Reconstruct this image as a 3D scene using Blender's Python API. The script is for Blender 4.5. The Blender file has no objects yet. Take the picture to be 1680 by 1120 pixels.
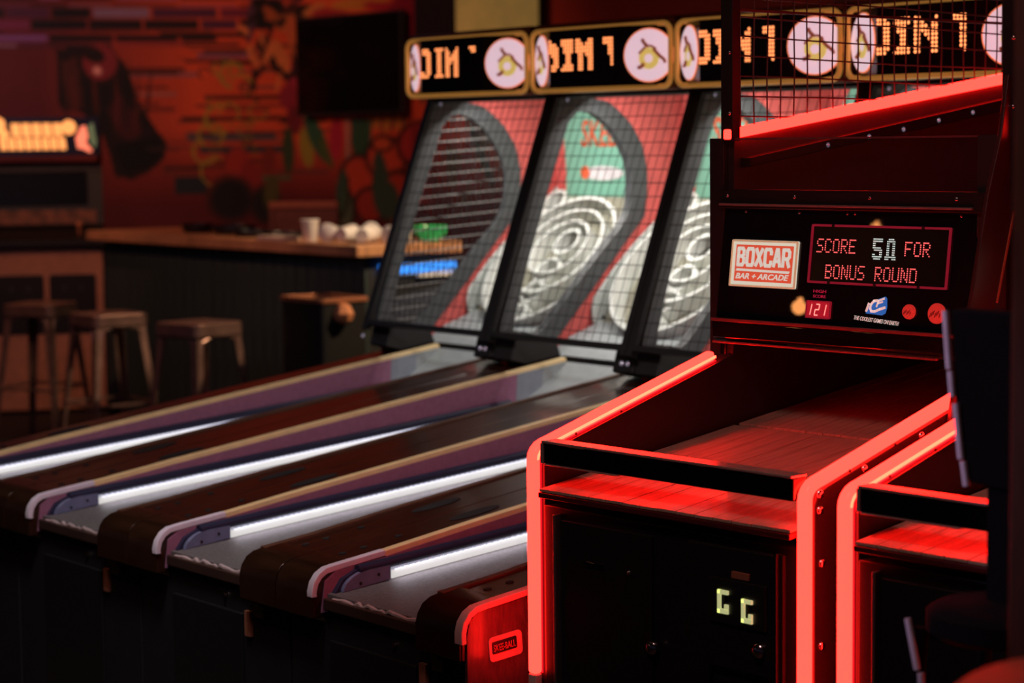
import bpy, bmesh, math, random
import numpy as np
from mathutils import Vector, Matrix

random.seed(7)
SC = bpy.context.scene
COL = SC.collection
R = math.radians

# ------------------------------------------------------------------ camera
cam_d = bpy.data.cameras.new('camera')
cam = bpy.data.objects.new('camera', cam_d)
COL.objects.link(cam)
SC.camera = cam
cam_d.sensor_width = 36.0
cam_d.lens = 75.0
cam_d.clip_start = 0.05
cam_d.clip_end = 60
cam_d.dof.use_dof = True
cam_d.dof.focus_distance = 4.35
cam_d.dof.aperture_fstop = 3.4
_rt, _up, _fw = ((0.6665225, 0.7454099, -0.0105794), (-0.0615578, 0.0691749, 0.9957035), (-0.7429391, 0.6630075, -0.0919924))
m = Matrix(((_rt[0], _up[0], -_fw[0]), (_rt[1], _up[1], -_fw[1]), (_rt[2], _up[2], -_fw[2]))).to_4x4()
m.translation = Vector((3.1635, -2.8615, 1.598))
cam.matrix_world = m

# ------------------------------------------------------------------ world, exposure
w = bpy.data.worlds.new('world')
SC.world = w
w.use_nodes = True
w.node_tree.nodes['Background'].inputs[0].default_value = (0.30, 0.30, 0.55, 1)
w.node_tree.nodes['Background'].inputs[1].default_value = 0.012
SC.view_settings.view_transform = 'Standard'
SC.view_settings.look = 'None'
SC.view_settings.gamma = 1
SC.view_settings.use_curve_mapping = False
SC.view_settings.exposure = 0.0


def light(name, kind, loc, target, power, color, size=0.3, size_y=None, spot=60, blend=0.6):
    d = bpy.data.lights.new(name, kind)
    d.energy = power
    d.color = color
    if kind == 'AREA':
        d.size = size
        if size_y:
            d.shape = 'RECTANGLE'
            d.size_y = size_y
    elif kind == 'SPOT':
        d.spot_size = R(spot)
        d.spot_blend = blend
        d.shadow_soft_size = size
    else:
        d.shadow_soft_size = size
    o = bpy.data.objects.new(name, d)
    o.location = loc
    o.rotation_euler = (Vector(target) - Vector(loc)).to_track_quat('-Z', 'Y').to_euler()
    COL.objects.link(o)
    return o


# ceiling spots of the bar room, then unseen lights added to brighten single things
light('mural_spot', 'SPOT', (-8.2, 1.6, 3.3), (-10.2, 5.0, 2.0), 120, (1.0, 0.68, 0.48), 0.15, spot=80, blend=0.9)
light('mural_spot', 'SPOT', (-6.6, 3.4, 3.3), (-8.1, 6.0, 1.5), 45, (1.0, 0.45, 0.26), 0.15, spot=85, blend=0.9)
light('bar_end_spot', 'SPOT', (-3.0, 4.2, 3.0), (-4.8, 3.6, 1.1), 420, (1.0, 0.72, 0.42), 0.08, spot=40, blend=0.8)
light('bar_spot', 'SPOT', (-6.0, 1.0, 3.2), (-6.6, 3.2, 0.9), 90, (1.0, 0.42, 0.25), 0.1, spot=70, blend=0.9)
light('cabinet_spot', 'SPOT', (-6.2, 2.2, 3.3), (-8.4, 3.6, 0.75), 60, (1.0, 0.40, 0.22), 0.1, spot=50, blend=0.9)
light('alley_spot', 'SPOT', (-1.4, -1.7, 3.2), (-1.3, 0.3, 0.6), 16, (1.0, 0.46, 0.24), 0.05, spot=60, blend=0.9)
light('overhead_spot', 'SPOT', (-0.35, -0.9, 3.4), (-1.75, 0.6, 0.7), 165, (1.0, 0.93, 0.94), 0.25, spot=56, blend=0.75)
light('mural_spot', 'SPOT', (-8.6, -0.6, 3.4), (-11.2, 2.6, 2.7), 140, (0.95, 0.62, 0.72), 0.15, spot=70, blend=0.9)  # added to brighten the mural's dim upper left
light('table_fill', 'SPOT', (2.6, -1.4, 3.3), (1.75, -0.75, 1.0), 9, (1.0, 0.5, 0.35), 0.1, spot=26, blend=0.9)  # no lamp there; added to lift the dark table top
light('violet_rim_fill', 'SPOT', (-0.2, -2.6, 2.6), (1.3, -0.4, 1.2), 90, (0.75, 0.6, 1.0), 0.1, spot=16, blend=0.8)  # no such lamp; added to brighten the chair's pale edging
light('lane_fill', 'AREA', (0.9, -1.3, 3.0), (0.7, 0.1, 0.95), 9, (1.0, 0.50, 0.46), 0.4)
light('stool_fill', 'AREA', (-4.0, 0.6, 2.4), (-6.3, 2.9, 0.5), 5, (0.55, 0.55, 1.0), 1.0)


# ------------------------------------------------------------------ materials
def mat(name, col, rough=0.5, metal=0.0, noise=0.12, scale=20, bump=0.0, coat=0.0, emit=None, es=1.0, spec=0.5,
        stretch=None):
    mt = bpy.data.materials.new(name)
    mt.use_nodes = True
    nt = mt.node_tree
    b = nt.nodes['Principled BSDF']
    b.inputs['Roughness'].default_value = rough
    b.inputs['Metallic'].default_value = metal
    b.inputs['Specular IOR Level'].default_value = spec
    if coat:
        b.inputs['Coat Weight'].default_value = coat
        b.inputs['Coat Roughness'].default_value = 0.08
    tc = nt.nodes.new('ShaderNodeTexCoord')
    no = nt.nodes.new('ShaderNodeTexNoise')
    no.inputs['Scale'].default_value = scale
    no.inputs['Detail'].default_value = 4
    if stretch:
        mp = nt.nodes.new('ShaderNodeMapping')
        mp.inputs['Scale'].default_value = stretch
        nt.links.new(tc.outputs['Object'], mp.inputs[0])
        nt.links.new(mp.outputs[0], no.inputs['Vector'])
    else:
        nt.links.new(tc.outputs['Object'], no.inputs['Vector'])
    rp = nt.nodes.new('ShaderNodeValToRGB')
    rp.color_ramp.elements[0].position = 0.3
    rp.color_ramp.elements[1].position = 0.7
    rp.color_ramp.elements[0].color = tuple(c * (1 - noise) for c in col) + (1,)
    rp.color_ramp.elements[1].color = tuple(min(1, c * (1 + noise)) for c in col) + (1,)
    nt.links.new(no.outputs['Fac'], rp.inputs['Fac'])
    nt.links.new(rp.outputs[0], b.inputs['Base Color'])
    if bump:
        bp = nt.nodes.new('ShaderNodeBump')
        bp.inputs['Strength'].default_value = bump
        bp.inputs['Distance'].default_value = 0.003
        nt.links.new(no.outputs['Fac'], bp.inputs['Height'])
        nt.links.new(bp.outputs[0], b.inputs['Normal'])
    if emit:
        b.inputs['Emission Color'].default_value = tuple(emit) + (1,)
        b.inputs['Emission Strength'].default_value = es
    return mt


BLACK = mat('black_laminate', (0.012, 0.011, 0.013), 0.38, bump=0.05, scale=200)
BLACKM = mat('black_matte', (0.010, 0.009, 0.010), 0.7)
BLACKG = mat('black_gloss', (0.006, 0.005, 0.006), 0.015)
SIDEBLK = mat('black_side_panel', (0.022, 0.015, 0.018), 0.5, bump=0.08, scale=300)
NEON = mat('red_neon_diffuser', (0.5, 0.05, 0.04), 0.3, emit=(1.0, 0.0088, 0.0060), es=18.0)
NEONDIM = mat('dim_red_channel', (0.4, 0.03, 0.04), 0.3, emit=(0.45, 0.004, 0.012), es=1.0)
NEONOFF = mat('unlit_white_diffuser', (0.75, 0.68, 0.64), 0.4)
LEDY = mat('yellow_led_line', (0.9, 0.7, 0.4), 0.4, emit=(1.0, 0.0083, 0.0038), es=62.0)
LANEW = mat('maple_lane_plank', (0.55, 0.40, 0.30), 0.34, noise=0.22, scale=9, stretch=(14, 1.2, 1), coat=0.1)
BARHL = mat('bar_highlight_metal', (0.75, 0.55, 0.5), 0.25, metal=0.6)  # pinkish metal for the neon highlight on the front bar
SCREW = mat('bright_screw', (0.7, 0.68, 0.7), 0.22, metal=1.0)
LOCK = mat('chrome_lock', (0.8, 0.78, 0.78), 0.15, metal=1.0)
HINGE = mat('steel_piano_hinge', (0.55, 0.45, 0.45), 0.35, metal=0.9)
SIGNW = mat('lit_sign_cream', (0.12, 0.12, 0.11), 0.4, emit=(0.72, 0.66, 0.52), es=0.85)
SIGNR = mat('lit_sign_red', (0.06, 0.02, 0.02), 0.4, emit=(0.76, 0.085, 0.040), es=0.85)
SIGNL = mat('lit_sign_letter', (0.12, 0.12, 0.12), 0.4, emit=(0.66, 0.58, 0.50), es=0.9)
REDFR = mat('red_display_frame', (0.12, 0.02, 0.03), 0.35, emit=(0.34, 0.010, 0.030), es=0.45)
LEDR = mat('red_led_dot', (0.9, 0.1, 0.1), 0.4, emit=(1.0, 0.13, 0.13), es=1.6)
LEDC = mat('cyan_white_led_dot', (0.7, 0.9, 0.85), 0.4, emit=(0.62, 0.9, 0.82), es=0.95)
SEGBG = mat('red_segment_window', (0.3, 0.01, 0.02), 0.3, emit=(0.34, 0.008, 0.02), es=0.8)
SEG = mat('pink_segment', (0.9, 0.4, 0.35), 0.3, emit=(1.0, 0.36, 0.30), es=1.0)
SMRED = mat('dim_red_print', (0.4, 0.02, 0.06), 0.5, emit=(0.25, 0.01, 0.04), es=0.6)
LOGOB = mat('blue_logo_print', (0.02, 0.15, 0.55), 0.4, emit=(0.02, 0.13, 0.45), es=0.75)
LOGOW = mat('white_logo_print', (0.75, 0.72, 0.68), 0.4, emit=(0.55, 0.50, 0.45), es=0.75)
BTN = mat('red_lit_button', (0.25, 0.03, 0.025), 0.18, emit=(0.60, 0.025, 0.018), es=0.7)
BTNP = mat('dark_button_print', (0.12, 0.01, 0.01), 0.4)
COINL = mat('green_white_coin_light', (0.7, 0.75, 0.4), 0.4, emit=(0.55, 0.58, 0.26), es=0.7)
LABELM = mat('copper_label', (0.35, 0.14, 0.08), 0.5)
WIRE = mat('red_lit_black_wire', (0.12, 0.05, 0.05), 0.4)
STUD = mat('nickel_stud', (0.85, 0.82, 0.9), 0.2, metal=1.0, emit=(0.5, 0.45, 0.6), es=0.25)  # bright glint added as a faint glow

WOODT = mat('dark_walnut_top', (0.034, 0.011, 0.006), 0.28, noise=0.35, scale=7, stretch=(9, 0.8, 1), coat=0.35)
WOODN = mat('walnut_nosing', (0.030, 0.012, 0.006), 0.22, noise=0.3, scale=7, coat=0.3, stretch=(1, 9, 1))
RAILY = mat('yellow_rail_strip', (0.88, 0.66, 0.34), 0.4, noise=0.08)
RAILW = mat('white_rail_nose', (0.78, 0.70, 0.82), 0.4, noise=0.05)
PURPLE = mat('plum_inner_panel', (0.32, 0.13, 0.22), 0.55, noise=0.1, scale=60)
NAVY = mat('navy_cushion', (0.014, 0.017, 0.05), 0.5)
BUMPM = mat('blue_grey_bumper', (0.15, 0.17, 0.30), 0.42, noise=0.1, scale=40)
MATG = mat('grey_lane_mat', (0.14, 0.128, 0.13), 0.6, noise=0.25, scale=120, bump=0.25)
LEDW = mat('white_led_strip', (0.2, 0.2, 0.2), 0.3, emit=(0.95, 0.93, 0.89), es=0.60)
BEAD = mat('clear_led_bead', (0.3, 0.32, 0.4), 0.2, emit=(0.75, 0.8, 1.0), es=0.35)
HOP = mat('grey_ball_hop', (0.33, 0.36, 0.37), 0.5, noise=0.1, scale=30)
SKBODY = mat('black_alley_cabinet', (0.010, 0.009, 0.013), 0.6, noise=0.2)
TAPE = mat('worn_foil_edge', (0.75, 0.60, 0.60), 0.3, metal=0.3, bump=0.6, scale=60)
GOLD = mat('gold_marquee_tube', (0.80, 0.42, 0.10), 0.35, metal=0.35, noise=0.06, emit=(0.42, 0.18, 0.035), es=0.5)  # lit look of the frame added as glow; it is no lamp
MQBLK = mat('marquee_smoked_face', (0.012, 0.008, 0.008), 0.15)
MQDISC = mat('lit_emblem_disc', (0.8, 0.7, 0.75), 0.4, emit=(0.72, 0.52, 0.60), es=0.9)
MQRIM = mat('orange_emblem_rim', (0.8, 0.2, 0.08), 0.4, emit=(0.85, 0.20, 0.07), es=0.9)
MQYEL = mat('yellow_emblem_ball', (0.8, 0.6, 0.15), 0.4, emit=(0.62, 0.46, 0.12), es=0.8)
MQBRN = mat('brown_emblem_stroke', (0.25, 0.06, 0.02), 0.4, emit=(0.22, 0.045, 0.02), es=0.6)
LEDO = mat('orange_led_dot', (0.9, 0.4, 0.2), 0.4, emit=(1.0, 0.30, 0.095), es=2.1)
REDW = mat('salmon_back_wall', (0.62, 0.11, 0.10), 0.6)
GRNW = mat('sea_green_panel', (0.20, 0.48, 0.36), 0.5, noise=0.08, scale=8)
GREYB = mat('grey_side_trim', (0.065, 0.068, 0.072), 0.45, noise=0.1)
RINGM = mat('white_target_ring', (0.72, 0.74, 0.70), 0.4)
BOARD = mat('cream_target_board', (0.30, 0.285, 0.22), 0.55, noise=0.25, scale=12)
HOLE = mat('dark_target_hole', (0.025, 0.02, 0.012), 0.7)
GUARD = mat('pale_side_guard', (0.55, 0.60, 0.57), 0.45, noise=0.06)
NETB = mat('black_net_cord', (0.015, 0.014, 0.015), 0.7)
NETG = mat('grey_net_cord', (0.30, 0.28, 0.27), 0.6)
ORTXT = mat('orange_red_lettering', (0.80, 0.13, 0.05), 0.5)
WHPR = mat('white_print', (0.8, 0.75, 0.78), 0.5)
PANELR = mat('scuffed_burgundy_side', (0.13, 0.05, 0.06), 0.30, noise=0.35, scale=25, stretch=(1, 4, 1), coat=0.2)
STICK = mat('copper_sticker', (0.42, 0.17, 0.10), 0.6, noise=0.2)
LATCH = mat('dull_brass_latch', (0.22, 0.15, 0.09), 0.45, metal=0.8)

BARTOP = mat('butcher_block_bar_top', (0.52, 0.24, 0.12), 0.45, noise=0.25, scale=5, stretch=(1, 10, 1))
TEAL = mat('dark_teal_bar_board', (0.035, 0.052, 0.052), 0.6, noise=0.3, scale=6, stretch=(6, 6, 1))
STOOLM = mat('galvanised_stool_steel', (0.36, 0.20, 0.17), 0.35, metal=0.75, noise=0.25, scale=12)
TVM = mat('tv_screen_black', (0.004, 0.003, 0.004), 0.12, spec=0.15)
TVFR = mat('tv_bezel', (0.02, 0.018, 0.02), 0.5)
PICT = mat('amber_lit_picture', (0.4, 0.25, 0.08), 0.4, emit=(0.40, 0.24, 0.06), es=0.30, noise=0.9, scale=2.2)
CABC = mat('tan_cabinet_front', (0.55, 0.25, 0.16), 0.6)
CABK = mat('cabinet_black', (0.010, 0.008, 0.008), 0.5)
CRT = mat('dark_game_screen', (0.004, 0.005, 0.006), 0.3, spec=0.1)
MQOR = mat('orange_lit_lettering', (0.9, 0.45, 0.15), 0.4, emit=(1.0, 0.36, 0.10), es=1.2)
MQRD = mat('coral_lit_figure', (0.9, 0.25, 0.15), 0.4, emit=(1.0, 0.22, 0.12), es=1.1)
MQGN = mat('green_lit_figure', (0.2, 0.3, 0.15), 0.4, emit=(0.14, 0.18, 0.09), es=0.5)
MQNV = mat('navy_marquee_glass', (0.01, 0.01, 0.03), 0.3)
CUP = mat('white_plastic_cup', (0.75, 0.68, 0.68), 0.35)
GRN = mat('green_glass', (0.03, 0.55, 0.15), 0.25, emit=(0.02, 0.32, 0.08), es=0.5)  # green glow added to the glass, no lamp inside
BLUEL = mat('blue_under_bar_led', (0.05, 0.3, 0.9), 0.3, emit=(0.03, 0.22, 0.85), es=1.5)
WHITEL = mat('white_under_bar_rail', (0.7, 0.65, 0.6), 0.3, emit=(0.5, 0.42, 0.36), es=0.5)
CHAIRR = mat('dark_red_chair_wood', (0.20, 0.05, 0.03), 0.5)
DARKCH = mat('black_stool_frame', (0.005, 0.004, 0.005), 0.9, spec=0.1)
RIMHL = mat('pale_rim_highlight', (0.80, 0.74, 0.86), 0.35)  # rim light put in as a pale colour
POSTM = mat('dark_stained_post', (0.10, 0.035, 0.022), 0.7, noise=0.25, stretch=(6, 6, 0.6))
TABLEW = mat('oiled_oak_table', (0.30, 0.10, 0.05), 0.5, noise=0.2, scale=6, stretch=(1, 8, 1))
FLOORM = mat('dark_brown_floor_tile', (0.06, 0.026, 0.016), 0.5, noise=0.3, scale=3)
DARKIT = mat('dark_bar_clutter', (0.012, 0.010, 0.014), 0.4)
PAPER = mat('pale_napkin', (0.62, 0.45, 0.38), 0.7)

gl = bpy.data.materials.new('clear_acrylic')
gl.use_nodes = True
nt = gl.node_tree
nt.nodes.clear()
out = nt.nodes.new('ShaderNodeOutputMaterial')
mx = nt.nodes.new('ShaderNodeMixShader')
tr = nt.nodes.new('ShaderNodeBsdfTransparent')
gs = nt.nodes.new('ShaderNodeBsdfGlossy')
gs.inputs['Roughness'].default_value = 0.3
fr = nt.nodes.new('ShaderNodeFresnel')
fr.inputs['IOR'].default_value = 1.15
no = nt.nodes.new('ShaderNodeTexNoise')
no.inputs['Scale'].default_value = 7
mm = nt.nodes.new('ShaderNodeMath')
mm.operation = 'MULTIPLY_ADD'
mm.inputs[1].default_value = 0.03
nt.links.new(no.outputs['Fac'], mm.inputs[0])
nt.links.new(fr.outputs[0], mm.inputs[2])
nt.links.new(mm.outputs[0], mx.inputs[0])
tr.inputs[0].default_value = (0.82, 0.78, 0.80, 1)
nt.links.new(tr.outputs[0], mx.inputs[1])
nt.links.new(gs.outputs[0], mx.inputs[2])
nt.links.new(mx.outputs[0], out.inputs[0])
GLASS = gl


# ------------------------------------------------------------------ mesh helpers
class MB:
    def __init__(s):
        s.v = []
        s.f = []

    def add(s, vs, fs):
        o = len(s.v)
        s.v += [tuple(v) for v in vs]
        s.f += [tuple(i + o for i in f) for f in fs]
        return s

    def box(s, x0, x1, y0, y1, z0, z1, M=None):
        vs = [Vector((x, y, z)) for x in (x0, x1) for y in (y0, y1) for z in (z0, z1)]
        if M is not None:
            vs = [M @ v for v in vs]
        return s.add(vs, [(0, 1, 3, 2), (4, 6, 7, 5), (0, 4, 5, 1), (2, 3, 7, 6), (0, 2, 6, 4), (1, 5, 7, 3)])

    def prism(s, pts, a0, a1, axis='x', M=None):
        """polygon pts extruded along axis; for x pts=(y,z), for y pts=(x,z), for z pts=(x,y)"""
        def P(p, a):
            if axis == 'x': q = Vector((a, p[0], p[1]))
            elif axis == 'y': q = Vector((p[0], a, p[1]))
            else: q = Vector((p[0], p[1], a))
            return M @ q if M is not None else q
        n = len(pts)
        vs = [P(p, a0) for p in pts] + [P(p, a1) for p in pts]
        fs = [tuple(range(n))[::-1], tuple(range(n, 2 * n))]
        fs += [(i, (i + 1) % n, n + (i + 1) % n, n + i) for i in range(n)]
        return s.add(vs, fs)

    def ring(s, outer, inner, a0, a1, axis='x'):
        def P(p, a):
            if axis == 'x': return (a, p[0], p[1])
            if axis == 'y': return (p[0], a, p[1])
            return (p[0], p[1], a)
        n = len(outer)
        vs = [P(p, a0) for p in outer] + [P(p, a0) for p in inner] + [P(p, a1) for p in outer] + [P(p, a1) for p in inner]
        fs = []
        for i in range(n):
            j = (i + 1) % n
            fs += [(i, j, n + j, n + i), (2 * n + i, 3 * n + i, 3 * n + j, 2 * n + j),
                   (i, 2 * n + i, 2 * n + j, j), (n + i, n + j, 3 * n + j, 3 * n + i)]
        return s.add(vs, fs)

    def tube(s, path, r, n=8, closed=False, caps=True):
        path = [Vector(p) for p in path]
        N = len(path)
        base = len(s.v)
        up = None
        rings = []
        for i, p in enumerate(path):
            a = path[(i - 1) % N] if (closed or i > 0) else p
            b = path[(i + 1) % N] if (closed or i < N - 1) else p
            t = (b - a).normalized()
            if up is None:
                up = Vector((0, 0, 1)) if abs(t.z) < 0.9 else Vector((1, 0, 0))
            u = (up - t * up.dot(t)).normalized()
            up = u
            v = t.cross(u)
            rr = r[i] if isinstance(r, (list, tuple)) else r
            rings.append([p + (u * math.cos(2 * math.pi * k / n) + v * math.sin(2 * math.pi * k / n)) * rr for k in range(n)])
        vs = [q for g in rings for q in g]
        fs = []
        for i in range(N if closed else N - 1):
            j = (i + 1) % N
            for k in range(n):
                l = (k + 1) % n
                fs.append((i * n + k, i * n + l, j * n + l, j * n + k))
        if caps and not closed:
            fs.append(tuple(range(n))[::-1])
            fs.append(tuple((N - 1) * n + k for k in range(n)))
        return s.add(vs, fs)

    def lathe(s, prof, c=(0, 0, 0), axis=(0, 0, 1), n=24):
        """prof list of (r, h)"""
        ax = Vector(axis).normalized()
        u = ax.orthogonal().normalized()
        v = ax.cross(u)
        c = Vector(c)
        vs = []
        for r, h in prof:
            for k in range(n):
                a = 2 * math.pi * k / n
                vs.append(c + ax * h + (u * math.cos(a) + v * math.sin(a)) * r)
        fs = []
        for i in range(len(prof) - 1):
            for k in range(n):
                l = (k + 1) % n
                fs.append((i * n + k, i * n + l, (i + 1) * n + l, (i + 1) * n + k))
        fs.append(tuple(range(n))[::-1])
        fs.append(tuple((len(prof) - 1) * n + k for k in range(n)))
        return s.add(vs, fs)

    def cyl(s, c, axis, r, h, n=16):
        return s.lathe([(r, 0), (r, h)], c, axis, n)

    def dome(s, c, axis, r, h, n=12):
        return s.lathe([(r, 0), (r * 0.92, h * 0.45), (r * 0.65, h * 0.8), (r * 0.2, h)], c, axis, n)

    def mesh(s, name, m, smooth=False):
        me = bpy.data.meshes.new(name)
        me.from_pydata(s.v, [], s.f)
        bm = bmesh.new()
        bm.from_mesh(me)
        bmesh.ops.recalc_face_normals(bm, faces=bm.faces)
        bm.to_mesh(me)
        bm.free()
        me.materials.append(m)
        if smooth:
            me.shade_smooth()
        return me

    def build(s, name, m, parent=None, smooth=False, bevel=0, loc=None, rot=None, label=None, kind=None):
        me = s.mesh(name, m, smooth)
        o = bpy.data.objects.new(name, me)
        COL.objects.link(o)
        if parent is not None:
            o.parent = parent
        if loc is not None:
            o.location = loc
        if rot is not None:
            o.rotation_euler = rot
        if bevel:
            b = o.modifiers.new('bevel', 'BEVEL')
            b.width = bevel
            b.segments = 3
            b.limit_method = 'ANGLE'
            b.angle_limit = R(35)
            if not smooth:
                me.shade_smooth()
            ws = o.modifiers.new('normals', 'WEIGHTED_NORMAL')
            ws.keep_sharp = False
        if smooth:
            try:
                me.set_sharp_from_angle(angle=R(40))
            except Exception:
                pass
        if label:
            o['label'] = label
        if kind:
            o['kind'] = kind
        return o


def tag(o, label, cat, group=None):
    o['label'] = label
    o['category'] = cat
    if group:
        o['group'] = group
    return o


def thing(name, label, cat, loc=(0, 0, 0), rz=0, group=None):
    o = bpy.data.objects.new(name, None)
    o.empty_display_size = 0.1
    COL.objects.link(o)
    o.location = loc
    o.rotation_euler = (0, 0, rz)
    return tag(o, label, cat, group)


def struct(o):
    o['kind'] = 'structure'
    return o


def kids(o):
    return list(o.children)


def copy_tree(o, parent=None, skip=()):
    c = o.copy()
    COL.objects.link(c)
    c.parent = parent
    for ch in kids(o):
        if ch.name.split('.')[0] in skip:
            continue
        copy_tree(ch, c, skip)
    return c


def text_mesh(name, body, w, h, m, parent, M, offset=0.0, shear=0.0, extr=0.0006):
    """Bfont text fitted to a w x h box with lower-left corner at M's origin, in M's xy plane."""
    cu = bpy.data.curves.new(name, 'FONT')
    cu.body = body
    cu.size = 1.0
    cu.offset = offset
    cu.shear = shear
    cu.resolution_u = 3
    t = bpy.data.objects.new(name + '_tmp', cu)
    COL.objects.link(t)
    bpy.context.view_layer.update()
    me = bpy.data.meshes.new_from_object(t.evaluated_get(bpy.context.evaluated_depsgraph_get()))
    COL.objects.unlink(t)
    bpy.data.objects.remove(t)
    xs = [v.co.x for v in me.vertices]
    ys = [v.co.y for v in me.vertices]
    x0, x1, y0, y1 = min(xs), max(xs), min(ys), max(ys)
    bm = bmesh.new()
    bm.from_mesh(me)
    r = bmesh.ops.extrude_face_region(bm, geom=bm.faces[:])
    for v in r['geom']:
        if isinstance(v, bmesh.types.BMVert):
            v.co.z += 1.0
    for v in bm.verts:
        v.co.x = (v.co.x - x0) / (x1 - x0) * w
        v.co.y = (v.co.y - y0) / (y1 - y0) * h
        v.co.z = v.co.z * extr
        v.co = M @ v.co
    bm.to_mesh(me)
    bm.free()
    me.materials.clear()
    me.materials.append(m)
    o = bpy.data.objects.new(name, me)
    COL.objects.link(o)
    o.parent = parent
    return o


# 5x7 dot font
F57 = {
    'S': ['01111', '10000', '10000', '01110', '00001', '00001', '11110'],
    'C': ['01110', '10001', '10000', '10000', '10000', '10001', '01110'],
    'O': ['01110', '10001', '10001', '10001', '10001', '10001', '01110'],
    'R': ['11110', '10001', '10001', '11110', '10100', '10010', '10001'],
    'E': ['11111', '10000', '10000', '11110', '10000', '10000', '11111'],
    'F': ['11111', '10000', '10000', '11110', '10000', '10000', '10000'],
    'B': ['11110', '10001', '10001', '11110', '10001', '10001', '11110'],
    'N': ['10001', '11001', '10101', '10101', '10101', '10011', '10001'],
    'U': ['10001', '10001', '10001', '10001', '10001', '10001', '01110'],
    'D': ['11110', '10001', '10001', '10001', '10001', '10001', '11110'],
}
BIG5 = ['11111110', '11111110', '11000000', '11000000', '11111100', '01111110', '00000110', '11000110', '11111110', '01111100']
BIG0 = ['00111100', '01111110', '01100110', '01100110', '01100110', '01100110', '01100110', '01100110', '11111111', '11100111']


def dots(mb, rows, x, z, dx, dz, r, place, n=6, h=0.0008):
    """rows of 0/1 strings; (x,z) top-left; place(u,v,out) -> point"""
    for j, row in enumerate(rows):
        for i, ch in enumerate(row):
            if ch == '1':
                cx = x + i * dx
                cz = z - j * dz
                vs = [place(cx + r * math.cos(k * math.tau / n), cz + r * math.sin(k * math.tau / n), h) for k in range(n)]
                mb.add(vs, [tuple(range(n))])


def line_rows(word):
    rows = [''] * 7
    for c in word:
        for k in range(7):
            rows[k] += F57[c][k] + '0'
    return rows


# ================================================================== STRUCTURE
fl = MB()
fl.box(-16, 6, -6, 9, -0.05, -0.002)
floor = struct(fl.build('floor', BLACKM))
# floor tiles near the alleys that show bottom left
tm = MB().box(-0.147, 0.147, -0.147, 0.147, -0.002, 0.004).mesh('floor_tile', FLOORM)
for i in range(14):
    for j in range(14):
        o = bpy.data.objects.new('floor_tile', tm)
        COL.objects.link(o)
        o.parent = floor
        o.location = (-5.4 + i * 0.3, -1.9 + j * 0.3, 0)
struct(MB().box(-16, 6, -6, 9, 3.6, 3.7).build('ceiling', BLACKM))


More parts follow.
